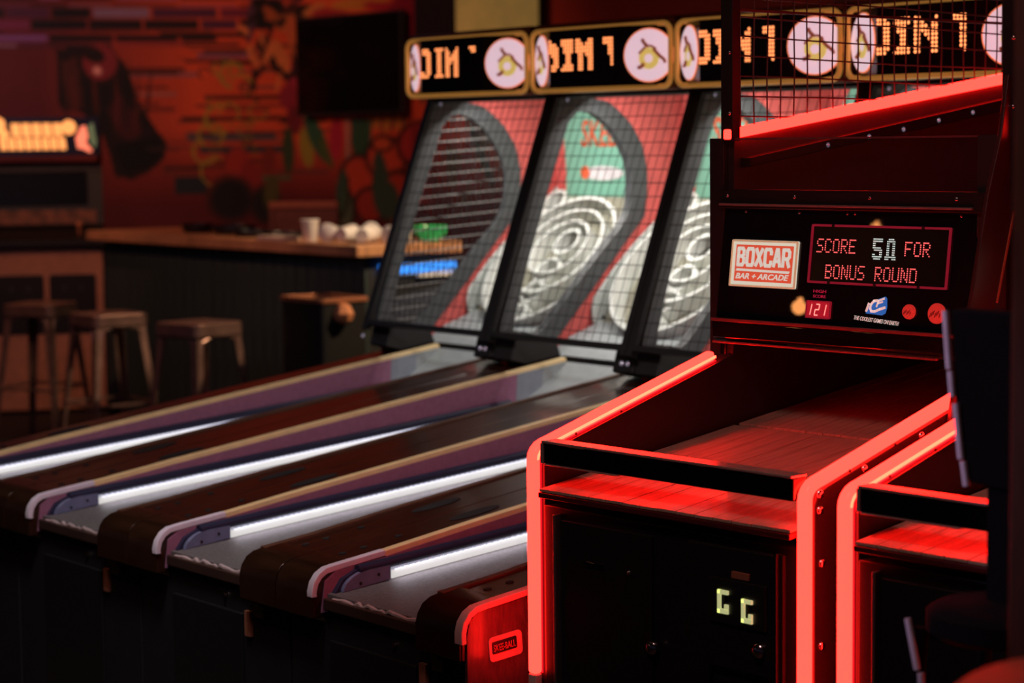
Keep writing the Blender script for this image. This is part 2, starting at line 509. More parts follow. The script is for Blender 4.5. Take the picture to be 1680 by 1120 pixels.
# ---- painted mural, colours held per vertex of a fine grid
def painter():
    rng = np.random.RandomState(5)
    ops = []

    def A(*c): return np.array(c, float) / 255.0

    def ell(cx, cy, rx, ry, rot, c, soft=0.12):
        ops.append(('e', cx, cy, rx, ry, math.radians(rot), A(*c), soft))

    def rect(x0, x1, y0, y1, c, soft=1.5):
        ops.append(('r', x0, x1, y0, y1, A(*c), soft))

    def arc(cx, cy, r, wd, a0, a1, c):
        ops.append(('a', cx, cy, r, wd, a0, a1, A(*c)))

    # magenta and violet brick streaks, upper left
    cols = [(76, 38, 70), (88, 26, 52), (56, 18, 40), (96, 50, 92), (34, 10, 22), (84, 20, 38), (104, 72, 92), (30, 10, 20)]
    y = -26
    while y < 84:
        h = rng.uniform(4, 22) if rng.rand() < 0.4 else rng.uniform(4, 9)
        x = -140 + rng.uniform(0, 40)
        lim = 420 - max(0, y - 20) * 2.6 if y > 20 else 470
        while x < lim:
            wd = rng.uniform(30, 110)
            if rng.rand() < 0.62:
                rect(x, x + wd, y, y + h - 2.5, cols[rng.randint(len(cols))])
            else:
                rect(x, x + wd, y, y + h - 2.5, (14, 4, 10))
            x += wd + 3
        y += h
    for (x0, x1, yy, h, c) in [(330, 420, 78, 7, (25, 6, 8)), (340, 415, 97, 8, (22, 5, 8)), (320, 412, 86, 8, (96, 50, 66)),
                               (200, 320, 118, 7, (110, 58, 62)), (190, 300, 110, 6, (46, 12, 12)), (205, 270, 140, 6, (60, 16, 14)),
                               (208, 285, 150, 8, (120, 70, 66)), (330, 462, 157, 6, (22, 6, 6)), (315, 470, 172, 5, (60, 20, 14)),
                               (290, 470, 192, 7, (26, 7, 7)), (300, 450, 216, 18, (66, 46, 48)), (320, 470, 240, 14, (44, 34, 38)),
                               (278, 332, 292, 30, (24, 24, 28)), (400, 475, 290, 12, (60, 60, 40)), (260, 330, 274, 6, (26, 14, 14)),
                               (180, 300, 66, 8, (120, 34, 30)), (260, 410, 52, 9, (20, 5, 8))]:
        rect(x0, x1, yy, yy + h, c)
    # dark feathered bird shape
    ops.append(('p', [(88, 78), (175, 70), (205, 110), (222, 165), (245, 205), (268, 236), (262, 262), (238, 282), (208, 296), (180, 290), (165, 230), (140, 190), (120, 180), (92, 180)], A(18, 4, 6)))
    ops.append(('p', [(170, 180), (190, 150), (215, 185), (228, 215), (210, 232), (190, 225)], A(52, 12, 16)))
    ops.append(('p', [(180, 240), (250, 225), (262, 250), (235, 275), (195, 285)], A(8, 2, 4)))
    ops.append(('p', [(96, 100), (122, 90), (132, 176), (98, 178)], A(56, 16, 14)))
    for k in range(9):
        ell(100 + k * 17, 160 + 6 * (k % 3), 3, 70, -8 + 2 * k, (80, 22, 16) if k % 2 else (14, 4, 5), 0.6)
    ell(160, 100, 32, 34, 0, (104, 26, 30), 0.2)
    ell(150, 88, 22, 14, 20, (24, 6, 8), 0.3)
    ell(155, 114, 9, 9, 0, (190, 120, 110), 0.5)
    for k in range(34):
        yy = rng.uniform(60, 300)
        xx = rng.uniform(190, 460)
        rect(xx, xx + rng.uniform(40, 110), yy, yy + rng.uniform(3, 6), [(28, 7, 9), (60, 18, 14), (80, 46, 44), (50, 30, 30), (22, 5, 6)][k % 5])
    # branches with flame-like foliage
    for (cx, cy, rx, ry, rot, c) in [(440, 20, 22, 12, 20, (130, 56, 26)), (470, 36, 26, 18, 0, (150, 70, 34)), (430, 84, 18, 34, 16, (140, 56, 30)),
                                     (460, 96, 16, 40, -20, (160, 80, 40)), (484, 60, 14, 50, 0, (150, 66, 34)), (440, 60, 4, 46, 24, (18, 5, 5)),
                                     (462, 118, 5, 30, -34, (20, 5, 6)), (424, 118, 5, 22, 40, (20, 5, 6)), (500, 6, 30, 10, 0, (30, 10, 8)),
                                     (452, 4, 20, 9, 10, (18, 6, 6)), (412, 30, 9, 44, 8, (60, 30, 44)), (486, 120, 16, 30, 10, (130, 24, 44)),
                                     (474, 160, 20, 26, 0, (110, 18, 32)), (482, 196, 16, 26, 0, (84, 12, 22)), (498, 150, 8, 18, 20, (84, 60, 66)),
                                     (520, 8, 26, 10, -20, (150, 80, 40)), (550, 20, 40, 14, 8, (120, 20, 24)), (600, 4, 60, 12, 0, (150, 84, 30)),
                                     (640, 14, 40, 9, 12, (130, 18, 30)), (680, 40, 40, 60, 0, (104, 8, 30))]:
        ell(cx, cy, rx, ry, rot, c, 0.3)
    for (cx, cy, r, wd, a0, a1) in [(378, 122, 20, 7, 90, 330), (392, 140, 18, 6, 200, 420), (362, 112, 14, 5, 0, 220),
                                    (356, 196, 24, 7, 60, 300), (340, 224, 20, 6, 120, 400), (330, 250, 20, 6, 20, 260), (372, 186, 16, 5, 180, 420),
                                    (420, 184, 14, 4, 0, 260), (346, 284, 24, 5, 100, 300)]:
        arc(cx, cy, r, wd, a0, a1, (122, 92, 30))
    for k in range(26):
        ell(rng.uniform(392, 500), rng.uniform(0, 135), rng.uniform(3, 8), rng.uniform(8, 26), rng.uniform(-70, 70), (16, 4, 5) if k % 3 else (170, 84, 44), 0.4)
    for k in range(14):
        arc(rng.uniform(325, 425), rng.uniform(100, 300), rng.uniform(6, 15), 4, rng.uniform(0, 180), rng.uniform(220, 420), (104, 80, 26) if k % 3 else (30, 14, 8))
    # red petals and dark roots lower middle
    ell(384, 270, 22, 30, 8, (120, 26, 20), 0.2)
    ell(408, 296, 18, 34, -20, (104, 20, 18), 0.2)
    ell(436, 268, 14, 26, 10, (96, 24, 14), 0.2)
    ell(372, 330, 46, 46, 0, (16, 6, 8), 0.4)
    ell(430, 340, 30, 40, 0, (18, 10, 8), 0.4)
    ell(440, 320, 16, 36, 8, (60, 50, 20), 0.4)
    ell(470, 250, 12, 46, 0, (38, 44, 24), 0.3)
    ell(502, 246, 14, 40, -8, (108, 84, 26), 0.25)
    # leaves
    ell(520, 226, 15, 52, -22, (28, 54, 36), 0.2)
    ell(536, 254, 9, 34, -24, (52, 56, 24), 0.3)
    ell(556, 230, 14, 44, 4, (132, 16, 34), 0.3)
    rect(571, 578, 190, 268, (112, 92, 82))
    rect(579, 606, 196, 244, (34, 52, 40))
    ell(600, 232, 16, 40, 14, (30, 50, 34), 0.2)
    for k in range(7):
        ell(616 + k * 9, 206, 3, 18, 6, (120, 96, 28) if k % 2 else (50, 60, 30), 0.4)
    # peony
    for (cx, cy, rx, ry, rot, c) in [(590, 300, 34, 46, 10, (138, 38, 20)), (640, 264, 38, 40, -12, (148, 44, 24)), (612, 344, 30, 34, 0, (112, 26, 16)),
                                     (656, 330, 34, 50, 8, (128, 34, 20)), (570, 352, 18, 40, 0, (60, 60, 44)), (566, 330, 12, 40, 8, (40, 52, 36)),
                                     (634, 240, 20, 16, 0, (150, 54, 28)), (690, 240, 34, 40, 20, (130, 28, 26)), (700, 300, 20, 50, 0, (150, 40, 22))]:
        ell(cx, cy, rx, ry, rot, (16, 4, 4), 0.12)
        ell(cx, cy, rx - 4, ry - 4, rot, c, 0.2)
    for (cx, cy, rx, ry, rot) in [(630, 306, 14, 44, 4), (640, 334, 24, 38, -10), (628, 274, 11, 22, 0), (562, 312, 8, 34, 12)]:
        ell(cx, cy, rx, ry, rot, (34, 46, 36), 0.18)
    for k in range(34):
        x = 700 + k * 18
        ell(x, 180 + rng.uniform(-80, 120), rng.uniform(8, 20), rng.uniform(30, 90), rng.uniform(-20, 20),
            [(70, 52, 26), (96, 20, 24), (26, 44, 30), (20, 10, 12), (110, 60, 40)][rng.randint(5)], 0.3)
    # painted darkness to the lower left
    return ops


OPS = painter()


def paint(PX, PY):
    n = PX.shape[0]
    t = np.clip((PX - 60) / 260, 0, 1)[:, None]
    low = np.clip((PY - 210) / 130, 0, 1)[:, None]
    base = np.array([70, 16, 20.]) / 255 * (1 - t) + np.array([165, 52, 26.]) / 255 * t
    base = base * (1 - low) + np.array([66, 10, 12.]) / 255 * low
    c = base.copy()
    for o in OPS:
        if o[0] == 'r':
            _, x0, x1, y0, y1, col, s = o
            a = np.clip((PX - x0) / s, 0, 1) * np.clip((x1 - PX) / s, 0, 1) * np.clip((PY - y0) / s, 0, 1) * np.clip((y1 - PY) / s, 0, 1)
        elif o[0] == 'e':
            _, cx, cy, rx, ry, rot, col, s = o
            dx, dy = PX - cx, PY - cy
            u = (dx * math.cos(rot) + dy * math.sin(rot)) / rx
            v = (-dx * math.sin(rot) + dy * math.cos(rot)) / ry
            d = np.sqrt(u * u + v * v)
            a = np.clip((1 - d) / s, 0, 1)
        elif o[0] == 'p':
            _, pts, col = o
            a = np.zeros_like(PX)
            ins = np.zeros(PX.shape, bool)
            for (ax_, ay_), (bx_, by_) in zip(pts, pts[1:] + pts[:1]):
                if ay_ != by_:
                    ins ^= ((ay_ > PY) != (by_ > PY)) & (PX < (bx_ - ax_) * (PY - ay_) / (by_ - ay_) + ax_)
            a[ins] = 0.95
        else:
            _, cx, cy, r, wd, a0, a1, col = o
            dx, dy = PX - cx, PY - cy
            d = np.abs(np.hypot(dx, dy) - r)
            an = np.degrees(np.arctan2(dy, dx)) % 360
            ok = ((an - a0) % 360) < (a1 - a0)
            a = np.clip((wd / 2 - d) / 1.5, 0, 1) * ok
        a = a[:, None]
        c = c * (1 - a) + col * a
    return c


mural = bpy.data.materials.new('painted_mural')
mural.use_nodes = True
nt = mural.node_tree
b = nt.nodes['Principled BSDF']
b.inputs['Roughness'].default_value = 0.8
at = nt.nodes.new('ShaderNodeVertexColor')
at.layer_name = 'paint'
no = nt.nodes.new('ShaderNodeTexNoise')
no.inputs['Scale'].default_value = 9
no.inputs['Detail'].default_value = 6
ml = nt.nodes.new('ShaderNodeMix')
ml.data_type = 'RGBA'
ml.blend_type = 'MULTIPLY'
ml.inputs[0].default_value = 0.35
nt.links.new(at.outputs[0], ml.inputs[6])
nt.links.new(no.outputs['Fac'], ml.inputs[7])
nt.links.new(ml.outputs[2], b.inputs['Base Color'])


def painted_wall(name, p0, p1, z0, z1, nu, nv, upx0, upx1, zpx, zy, thick=0.12):
    """grid wall from p0 to p1; painting coordinate runs upx0..upx1 along it, zpx units per metre, value zy at z=1.6"""
    p0 = Vector(p0); p1 = Vector(p1)
    us = np.linspace(0, 1, nu)
    zs = np.linspace(z0, z1, nv)
    verts = [(p0.x + (p1.x - p0.x) * u, p0.y + (p1.y - p0.y) * u, z) for z in zs for u in us]
    faces = [(j * nu + i, j * nu + i + 1, (j + 1) * nu + i + 1, (j + 1) * nu + i) for j in range(nv - 1) for i in range(nu - 1)]
    me = bpy.data.meshes.new(name)
    me.from_pydata(verts, [], faces)
    U = np.tile(upx0 + (upx1 - upx0) * us, nv)
    Yp = np.repeat(zy - (zs - 1.6) * zpx, nu)
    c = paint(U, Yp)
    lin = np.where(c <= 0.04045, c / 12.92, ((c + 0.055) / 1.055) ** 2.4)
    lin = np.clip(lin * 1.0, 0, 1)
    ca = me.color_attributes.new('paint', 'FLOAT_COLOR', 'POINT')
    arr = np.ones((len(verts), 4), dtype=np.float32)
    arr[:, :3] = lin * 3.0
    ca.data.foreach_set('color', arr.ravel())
    me.materials.append(mural)
    o = bpy.data.objects.new(name, me)
    COL.objects.link(o)
    sd = o.modifiers.new('thickness', 'SOLIDIFY')
    sd.thickness = thick
    sd.offset = 1 if (p1 - p0).x < 0 else -1
    return struct(o)


# back wall parallel to the machines, left wall turned towards the room
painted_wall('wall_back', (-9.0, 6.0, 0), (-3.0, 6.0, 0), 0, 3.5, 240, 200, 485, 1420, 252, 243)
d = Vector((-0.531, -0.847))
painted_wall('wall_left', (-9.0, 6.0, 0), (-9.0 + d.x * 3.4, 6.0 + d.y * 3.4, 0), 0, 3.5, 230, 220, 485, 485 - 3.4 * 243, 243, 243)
struct(MB().box(-3.0, 6.0, 6.0, 6.12, 0, 3.5).build('wall_right', mat('dark_rear_wall', (0.05, 0.03, 0.025), 0.8)))

# ================================================================== SKEE ALLEYS
XL, XR, PIT = -0.15, 0.536, 0.686
ANG = R(-2.45)
SO = Vector((-2.0, -0.02, 0))
sroot = thing('alley_bowling_machine', 'alley-roll machine at the far left, open netted side facing the bar', 'arcade machine',
              group='lit alley-roll machines standing in a row')


def zmat(y): return 0.598 + 0.0825 * y
def zrail(y):
    P = [(0.06, 0.657), (0.197, 0.672), (0.45, 0.707), (1.0, 0.777), (1.95, 0.897)]
    for (a, za), (c, zc) in zip(P, P[1:]):
        if y <= c:
            return za + (zc - za) * (y - a) / (c - a)
    return P[-1][1]


YE = 1.93
NOSE = [(0.0, 0.548), (0.0, 0.605), (0.006, 0.625), (0.018, 0.641), (0.036, 0.651), (0.06, 0.657)]
topline = [(0.197, 0.672), (0.45, 0.707), (1.0, 0.777), (YE, 0.894)]
prof = NOSE + topline + [(YE, 0.5), (0.05, 0.5), (0.03, 0.548)]
# cabinet body
MB().prism([(0.035, 0.03), (0.035, 0.575), (0.06, 0.58), (1.5, 0.66), (2.62, 0.66), (2.62, 0.03)], XL + 0.004, XR - 0.004).build('cabinet_body', SKBODY, sroot, bevel=0.004)
MB().box(0.02, 0.34, 0.027, 0.036, 0.10, 0.50).build('front_door', BLACK, sroot, bevel=0.003)
for nm, x0, x1 in (('left_console', XL, -0.001), ('right_console', 0.381, XR)):
    c = MB().prism(prof, x0 + 0.0015, x1).build(nm, WOODT, sroot, bevel=0.003)
    # nosing strip with its own grain
    MB().prism([(-0.004, 0.550), (-0.004, 0.605), (0.003, 0.627), (0.016, 0.645), (0.036, 0.656), (0.065, 0.6615), (0.11, 0.667),
                (0.11, 0.662), (0.05, 0.652), (0.02, 0.62), (0.006, 0.600), (0.006, 0.550)], x0 + 0.003, x1 - 0.002).build('nosing', WOODN, c, bevel=0.001)
    # screws and oblong recess in the top
    ys = 0.62
    o = MB()
    ol = [(math.cos(a) * 0.022 + (0.0), math.sin(a) * 0.075) for a in [k * math.tau / 20 for k in range(20)]]
    cx = (x0 + x1) / 2
    zz = zrail(0.52)
    M = Matrix.Translation((cx, 0.52, zz + 0.0008)) @ Matrix.Rotation(math.atan(0.127), 4, 'X')
    o.prism(ol, 0, 0.0012, 'z', M)
    o.build('finger_recess', BLACKM, c)
    for yy in (0.14, 0.20, 0.3):
        MB().cyl((cx - 0.01, yy, zrail(yy) - 0.001), (0, -0.12, 1), 0.009, 0.003, 12).build('bolt_cap', BLACKM, c)


def strip(name, x0, x1, pts, th, m, parent, bevel=0.0):
    """band of thickness th following pts (y,z) as its top line"""
    low = []
    for i, p in enumerate(pts):
        a = pts[max(i - 1, 0)]; b = pts[min(i + 1, len(pts) - 1)]
        t = Vector((b[0] - a[0], b[1] - a[1])).normalized()
        n = Vector((t.y, -t.x))
        low.append((p[0] + n.x * th, p[1] + n.y * th))
    return MB().prism(list(pts) + low[::-1], x0, x1).build(name, m, parent, bevel=bevel)


# yellow rail and white nose on the lane's left edge
strip('rail_strip', -0.020, 0.003, [(0.197, 0.678), (0.45, 0.713), (1.0, 0.783), (YE, 0.9)], 0.014, RAILY, sroot, 0.002)
strip('rail_nose', -0.017, 0.004, [(-0.006, 0.597), (-0.006, 0.610), (0.0, 0.631), (0.014, 0.649), (0.034, 0.660), (0.06, 0.664), (0.197, 0.680)], 0.014, RAILW, sroot, 0.002)
# right rail (inner edge of the right console)
strip('rail_strip', 0.377, 0.398, [(0.06, 0.6625), (0.197, 0.677), (0.45, 0.712), (1.0, 0.782), (YE, 0.899)], 0.010, mat('rail_dark', (0.10, 0.05, 0.03), 0.4), sroot, 0.001)
# plum inner panels
MB().prism([(0.02, 0.56), (0.03, 0.63), (0.06, 0.650), (0.197, 0.664), (0.45, 0.70), (1.0, 0.77), (1.72, 0.861), (1.70, 0.6)], -0.003, 0.004).build('inner_panel', PURPLE, sroot)
MB().prism([(0.02, 0.56), (0.03, 0.63), (0.06, 0.650), (0.197, 0.664), (0.45, 0.70), (1.0, 0.77), (YE, 0.886), (YE, 0.6)], 0.376, 0.382).build('inner_panel', PURPLE, sroot)
MB().prism([(1.72, 0.861), (1.83, 0.875), (1.80, 0.62), (1.70, 0.6)], -0.003, 0.005).build('hop_cheek', mat('pale_hop_cheek', (0.24, 0.27, 0.32), 0.5), sroot)
MB().prism([(1.83, 0.875), (YE, 0.888), (YE, 0.62), (1.80, 0.62)], -0.003, 0.004).build('hop_side', HOP, sroot)
# navy cushion, bumper, LED strip
cu = MB()
cu.tube([(0.016, y, zmat(y) + 0.040 - 0.006 * min(1, y)) for y in (0.11, 0.2, 0.4, 0.8, 1.2, 1.68)], 0.0125, 10)
cu.prism([(0.045, 0.60), (0.07, 0.632), (0.12, 0.652), (0.2, 0.66), (0.2, 0.655), (0.13, 0.645), (0.09, 0.628), (0.062, 0.60)], 0.004, 0.018)
cu.build('cushion', NAVY, sroot, smooth=True)
fan = [(0.062, 0.603)] + [(0.062 + 0.09 * (1 - math.cos(a)), 0.603 + 0.046 * math.sin(a)) for a in [k * math.pi / 2 / 8 for k in range(1, 9)]] + [(0.195, 0.651), (0.195, 0.616)]
bm_ = MB().prism(fan, 0.010, 0.028).build('bumper_end', BUMPM, sroot, bevel=0.002)
for yy, zz in ((0.11, 0.618), (0.16, 0.632)):
    MB().cyl((0.028, yy, zz), (1, 0, 0), 0.004, 0.001, 10).build('screw', BLACKM, bm_)
MB().prism([(0.2, zmat(0.2) + 0.002), (0.2, zmat(0.2) + 0.022), (1.5, zmat(1.5) + 0.02), (1.5, zmat(1.5) + 0.002)], 0.012, 0.024).build('led_strip', LEDW, sroot)
bd = MB()
for k in range(74):
    y = 0.205 + k * 0.0175
    bd.dome((0.018, y, zmat(y) + 0.022), (0, -0.08, 1), 0.0078, 0.0085, 8)
bd.build('led_beads', BEAD, sroot, smooth=True, kind='stuff')
# mat, with curved grey ball hop
MB().prism([(0.036, 0.575), (0.036, zmat(0.036)), (1.62, zmat(1.62)), (1.62, 0.60)], 0.004, 0.377).build('lane_mat', MATG, sroot)
hop = [(1.60, zmat(1.6) + 0.001)] + [(1.60 + 0.33 * t, zmat(1.6) + 0.001 + 0.155 * (t ** 1.6)) for t in [k / 10 for k in range(1, 11)]]
MB().prism(hop + [(1.93, 0.62), (1.60, 0.62)], 0.005, 0.376).build('ball_hop', HOP, sroot, smooth=True)
MB().box(-0.03, 0.41, 1.945, 1.957, 0.70, 0.902).build('hop_gap_shade', BLACKM, sroot)  # black strip put in for the shade between hop and ramp
MB().prism([(1.957, 0.900), (1.957, 0.66), (2.62, 0.66), (2.62, 1.02), (2.2, 1.0), (2.05, 0.955)], XL + 0.03, XR - 0.03).build('upper_ramp', HOP, sroot, bevel=0.004)
# worn foil edge at the mat's front lip
tp = MB()
pts = []
for k in range(22):
    x = 0.03 + k * 0.0166
    pts.append((x, 0.034 + random.uniform(-0.004, 0.003), 0.599 + random.uniform(-0.006, 0.003) - 0.002 * (k < 9)))
tp.tube(pts, [0.003 + random.uniform(0, 0.003) for _ in pts], 6)
tp.build('worn_edge', TAPE, sroot, smooth=True)
MB().box(0.008, 0.374, 0.020, 0.037, 0.568, 0.594).build('front_lip', mat('brown_front_lip', (0.05, 0.025, 0.018), 0.5), sroot, bevel=0.003)
MB().box(0.355, 0.378, 0.026, 0.036, 0.450, 0.510).build('sticker', STICK, sroot)
lt = MB().box(0.405, 0.445, 0.020, 0.036, 0.505, 0.535).build('latch', LATCH, sroot, bevel=0.004)
MB().box(0.410, 0.440, 0.012, 0.036, 0.534, 0.542).build('latch_lip', LATCH, lt, bevel=0.002)
MB().cyl((0.26, 0.034, 0.53), (0, -1, 0), 0.006, 0.006).build('door_lock', LOCK, sroot)

# ---- target box
DO = [(1.745, 0.955), (1.765, 0.912), (1.80, 0.893), (1.90, 0.895), (1.957, 0.905), (2.018, 0.958), (2.177, 1.114), (2.343, 1.282), (2.409, 1.343),
      (2.423, 1.426), (2.424, 1.504), (2.404, 1.587), (2.346, 1.669), (2.255, 1.736), (2.15, 1.755), (2.03, 1.755), (1.88, 1.34)]
DI = [(1.81, 0.985), (1.85, 0.962), (1.87, 0.958), (1.90, 0.962), (1.938, 0.973), (2.067, 1.099), (2.2, 1.225), (2.31, 1.322), (2.344, 1.384), (2.351, 1.457),
      (2.345, 1.529), (2.312, 1.588), (2.255, 1.655), (2.184, 1.698), (2.12, 1.712), (2.07, 1.68), (1.985, 1.47), (1.90, 1.26)]


def resample(poly, c, n, ph=0.0):
    res = []
    for k in range(n):
        a = ph + k * math.tau / n
        dx, dy = math.cos(a), math.sin(a)
        best = None
        for i in range(len(poly)):
            (x1, y1), (x2, y2) = poly[i], poly[(i + 1) % len(poly)]
            ex, ey = x2 - x1, y2 - y1
            den = dx * ey - dy * ex
            if abs(den) < 1e-9: continue
            t = ((x1 - c[0]) * ey - (y1 - c[1]) * ex) / den
            u = ((x1 - c[0]) * dy - (y1 - c[1]) * dx) / den
            if t > 0 and -1e-6 <= u <= 1 + 1e-6 and (best is None or t > best):
                best = t
        res.append((c[0] + dx * best, c[1] + dy * best))
    return res


CC = (2.03, 1.28)
N = 72
do, di = resample(DO, CC, N), resample(DI, CC, N)
plate = resample([(1.79, 0.90), (1.79, 0.66), (2.62, 0.66), (2.62, 1.80), (2.06, 1.80), (2.035, 1.755), (1.75, 0.955)], CC, N)
doi = [(CC[0] + (p[0] - CC[0]) * 0.97, CC[1] + (p[1] - CC[1]) * 0.97) for p in do]
for side, x0, x1 in (('l', XL + 0.002, XL + 0.012), ('r', XR - 0.012, XR - 0.002)):
    p = MB().ring(plate, doi, x0, x1).build('side_wall', REDW, sroot)
    MB().ring(do, di, x0 - (0.001 if side == 'l' else 0.006), x1 + (0.006 if side == 'l' else 0.001)).build('side_trim', GREYB, p, bevel=0.002)
MB().box(XL + 0.012, XR - 0.012, 2.60, 2.62, 0.66, 1.80).build('back_wall', REDW, sroot)
gp = MB()
gp.prism([(-0.070, 1.18), (-0.066, 1.50), (-0.078, 1.62), (-0.070, 1.72), (-0.04, 1.765), (0.45, 1.765), (0.51, 1.70), (0.51, 1.18)], 2.588, 2.6, 'y')
gp = gp.build('art_panel', GRNW, sroot)
Mt = Matrix.Translation((0.02, 2.587, 1.585)) @ Matrix.Rotation(R(90), 4, 'X')
text_mesh('lettering', 'SKEE-BALL', 0.42, 0.10, ORTXT, gp, Mt, offset=0.02, shear=0.15)
MB().prism([(0.14 + 0.075 * math.cos(a) * (1.5 if abs(math.cos(a)) > .5 else 1.5), 1.49 + 0.026 * math.sin(a)) for a in [k * math.tau / 24 for k in range(24)]], 2.584, 2.588, 'y').build('white_badge', WHPR, gp)
MB().cyl((0.045, 2.586, 1.492), (0, -1, 0), 0.024, 0.003, 20).build('red_badge_dot', ORTXT, gp)
# sloping target board with rings
e = Matrix.Translation((0.193, 2.33, 1.145)) @ Matrix.Rotation(R(46), 4, 'X')
tb = MB().box(-0.30, 0.31, -0.30, 0.36, -0.02, 0.0, M=e).build('target_board', BOARD, sroot)


def ring_on(cx, cy, rx, ry, h, th, name='target_ring', m=RINGM, par=tb, open_top=False, n=36):
    mb = MB()
    o = [(cx + rx * math.cos(k * math.tau / n), cy + ry * math.sin(k * math.tau / n)) for k in range(n)]
    i_ = [(cx + (rx - th) * math.cos(k * math.tau / n), cy + (ry - th) * math.sin(k * math.tau / n)) for k in range(n)]
    mb.ring(o, i_, 0.0, h, 'z')
    mb.v = [tuple(e @ Vector(v)) for v in mb.v]
    return mb.build(name, m, par, smooth=True)


ring_on(0, 0.0, 0.285, 0.295, 0.075, 0.014)
ring_on(0, 0.045, 0.205, 0.20, 0.065, 0.012)
ring_on(0, 0.06, 0.135, 0.13, 0.065, 0.012)
for (cx, cy, r) in ((0, 0.10, 0.062), (0, -0.035, 0.058), (0, -0.135, 0.052), (-0.225, 0.29, 0.058), (0.225, 0.29, 0.058), (0, -0.235, 0.045)):
    ring_on(cx, cy, r, r, 0.05, 0.014)
    mb = MB().cyl((cx, cy, 0.0), (0, 0, 1), r - 0.012, 0.002, 24)
    mb.v = [tuple(e @ Vector(v)) for v in mb.v]
    mb.build('target_hole', HOLE, tb)
# pale side guards
G = [(2.165, 1.08), (2.153, 1.04), (2.155, 1.005), (2.175, 0.965), (2.21, 0.943), (2.26, 0.935), (2.36, 0.925), (2.59, 0.98), (2.59, 1.44),
     (2.544, 1.395), (2.45, 1.33), (2.347, 1.253), (2.25, 1.168)]
for xx in (-0.128, 0.51):
    gd = MB().prism(G, xx, xx + 0.012).build('side_guard', GUARD, sroot, bevel=0.003)
    MB().cyl((xx + 0.012, 2.20, 1.01), (1, 0, 0), 0.008, 0.001, 12).build('guard_screw', BLACKM, gd)
# front frame and net
fA, fB = Vector((0, 1.722, 0.975)), Vector((0, 2.022, 1.765))
fd = (fB - fA).normalized()
FL = (fB - fA).length
fn = Vector((0, -fd.z, fd.y))


def fp(x, s, o=0.0):
    q = fA + fd * s + fn * o
    return Vector((x, q.y, q.z))


def fbox(mb, x0, x1, s0, s1, o0=-0.008, o1=0.012):
    vs = [fp(x, s, o) for x in (x0, x1) for s in (s0, s1) for o in (o0, o1)]
    mb.add(vs, [(0, 1, 3, 2), (4, 6, 7, 5), (0, 4, 5, 1), (2, 3, 7, 6), (0, 2, 6, 4), (1, 5, 7, 3)])


nf = thing  # alias unused
fr_ = MB()
fbox(fr_, XL + 0.002, XL + 0.028, -0.02, FL)
fbox(fr_, XR - 0.028, XR - 0.002, -0.02, FL)
fbox(fr_, XL + 0.028, XR - 0.028, -0.004, 0.014)
fbox(fr_, XL + 0.028, XR - 0.028, FL - 0.018, FL)
netframe = fr_.build('net_frame', BLACKM, sroot)
net = MB()
nx, ns = 17, 19
for i in range(1, nx):
    x = XL + 0.028 + (XR - XL - 0.056) * i / nx
    net.tube([fp(x + random.uniform(-.001, .001), s, 0.002) for s in np.linspace(0.01, FL - 0.01, 5)], 0.00135, 4, caps=False)
for j in range(1, ns):
    s = FL * j / ns
    net.tube([fp(x, s + 0.001 * math.sin(x * 30 + j), 0.002) for x in np.linspace(XL + 0.02, XR - 0.02, 7)], 0.00135, 4, caps=False)
net.build('net', NETB, netframe, kind='stuff')
for xx, ss in ((XL + 0.09, FL - 0.03),):
    MB().dome(fp(xx, ss, 0.012), fn, 0.006, 0.005).build('stud', STUD, netframe, smooth=True)
for xx, ss in ((XL + 0.018, -0.045), (XR - 0.008, -0.045)):
    MB().dome(fp(xx, ss, 0.008), fn, 0.0075, 0.006).build('stud', STUD, netframe, smooth=True)
# lower brackets beside the hop
for x0, x1 in ((XL + 0.002, -0.045), (0.44, XR - 0.002)):
    MB().prism([(1.735, 0.90), (1.76, 0.985), (1.80, 0.99), (1.93, 0.955), (1.95, 0.90), (1.80, 0.882)], x0, x1).build('corner_block', BLACKM, sroot, bevel=0.006)
# marquee
mq = MB()
mq.prism([(1.925, 1.768), (1.925, 1.968), (1.96, 1.985), (2.60, 1.985), (2.62, 1.80), (2.06, 1.80), (2.03, 1.768)], XL + 0.006, XL + 0.014)
mq.prism([(1.925, 1.768), (1.925, 1.968), (1.96, 1.985), (2.60, 1.985), (2.62, 1.80), (2.06, 1.80), (2.03, 1.768)], XR - 0.014, XR - 0.006)
mq.box(XL + 0.014, XR - 0.014, 1.93, 2.62, 1.966, 1.985)
mq.box(XL + 0.014, XR - 0.014, 1.93, 2.10, 1.762, 1.772)
mq.box(XL + 0.014, XR - 0.014, 2.09, 2.10, 1.772, 1.966)
marq = mq.build('marquee', mat('dark_red_marquee_shell', (0.10, 0.02, 0.015), 0.4), sroot)
rr = 0.03
x0, x1, z0, z1 = XL + 0.014, XR - 0.014, 1.770, 1.962
path = []
for (cx, cz, a0) in ((x1 - rr, z1 - rr, 0), (x0 + rr, z1 - rr, 90), (x0 + rr, z0 + rr, 180), (x1 - rr, z0 + rr, 270)):
    for k in range(6):
        a = R(a0 + 18 * k)
        path.append((cx + rr * math.cos(a), 1.912, cz + rr * math.sin(a)))
MB().tube(path, 0.0082, 10, closed=True).build('marquee_frame', GOLD, marq, smooth=True)
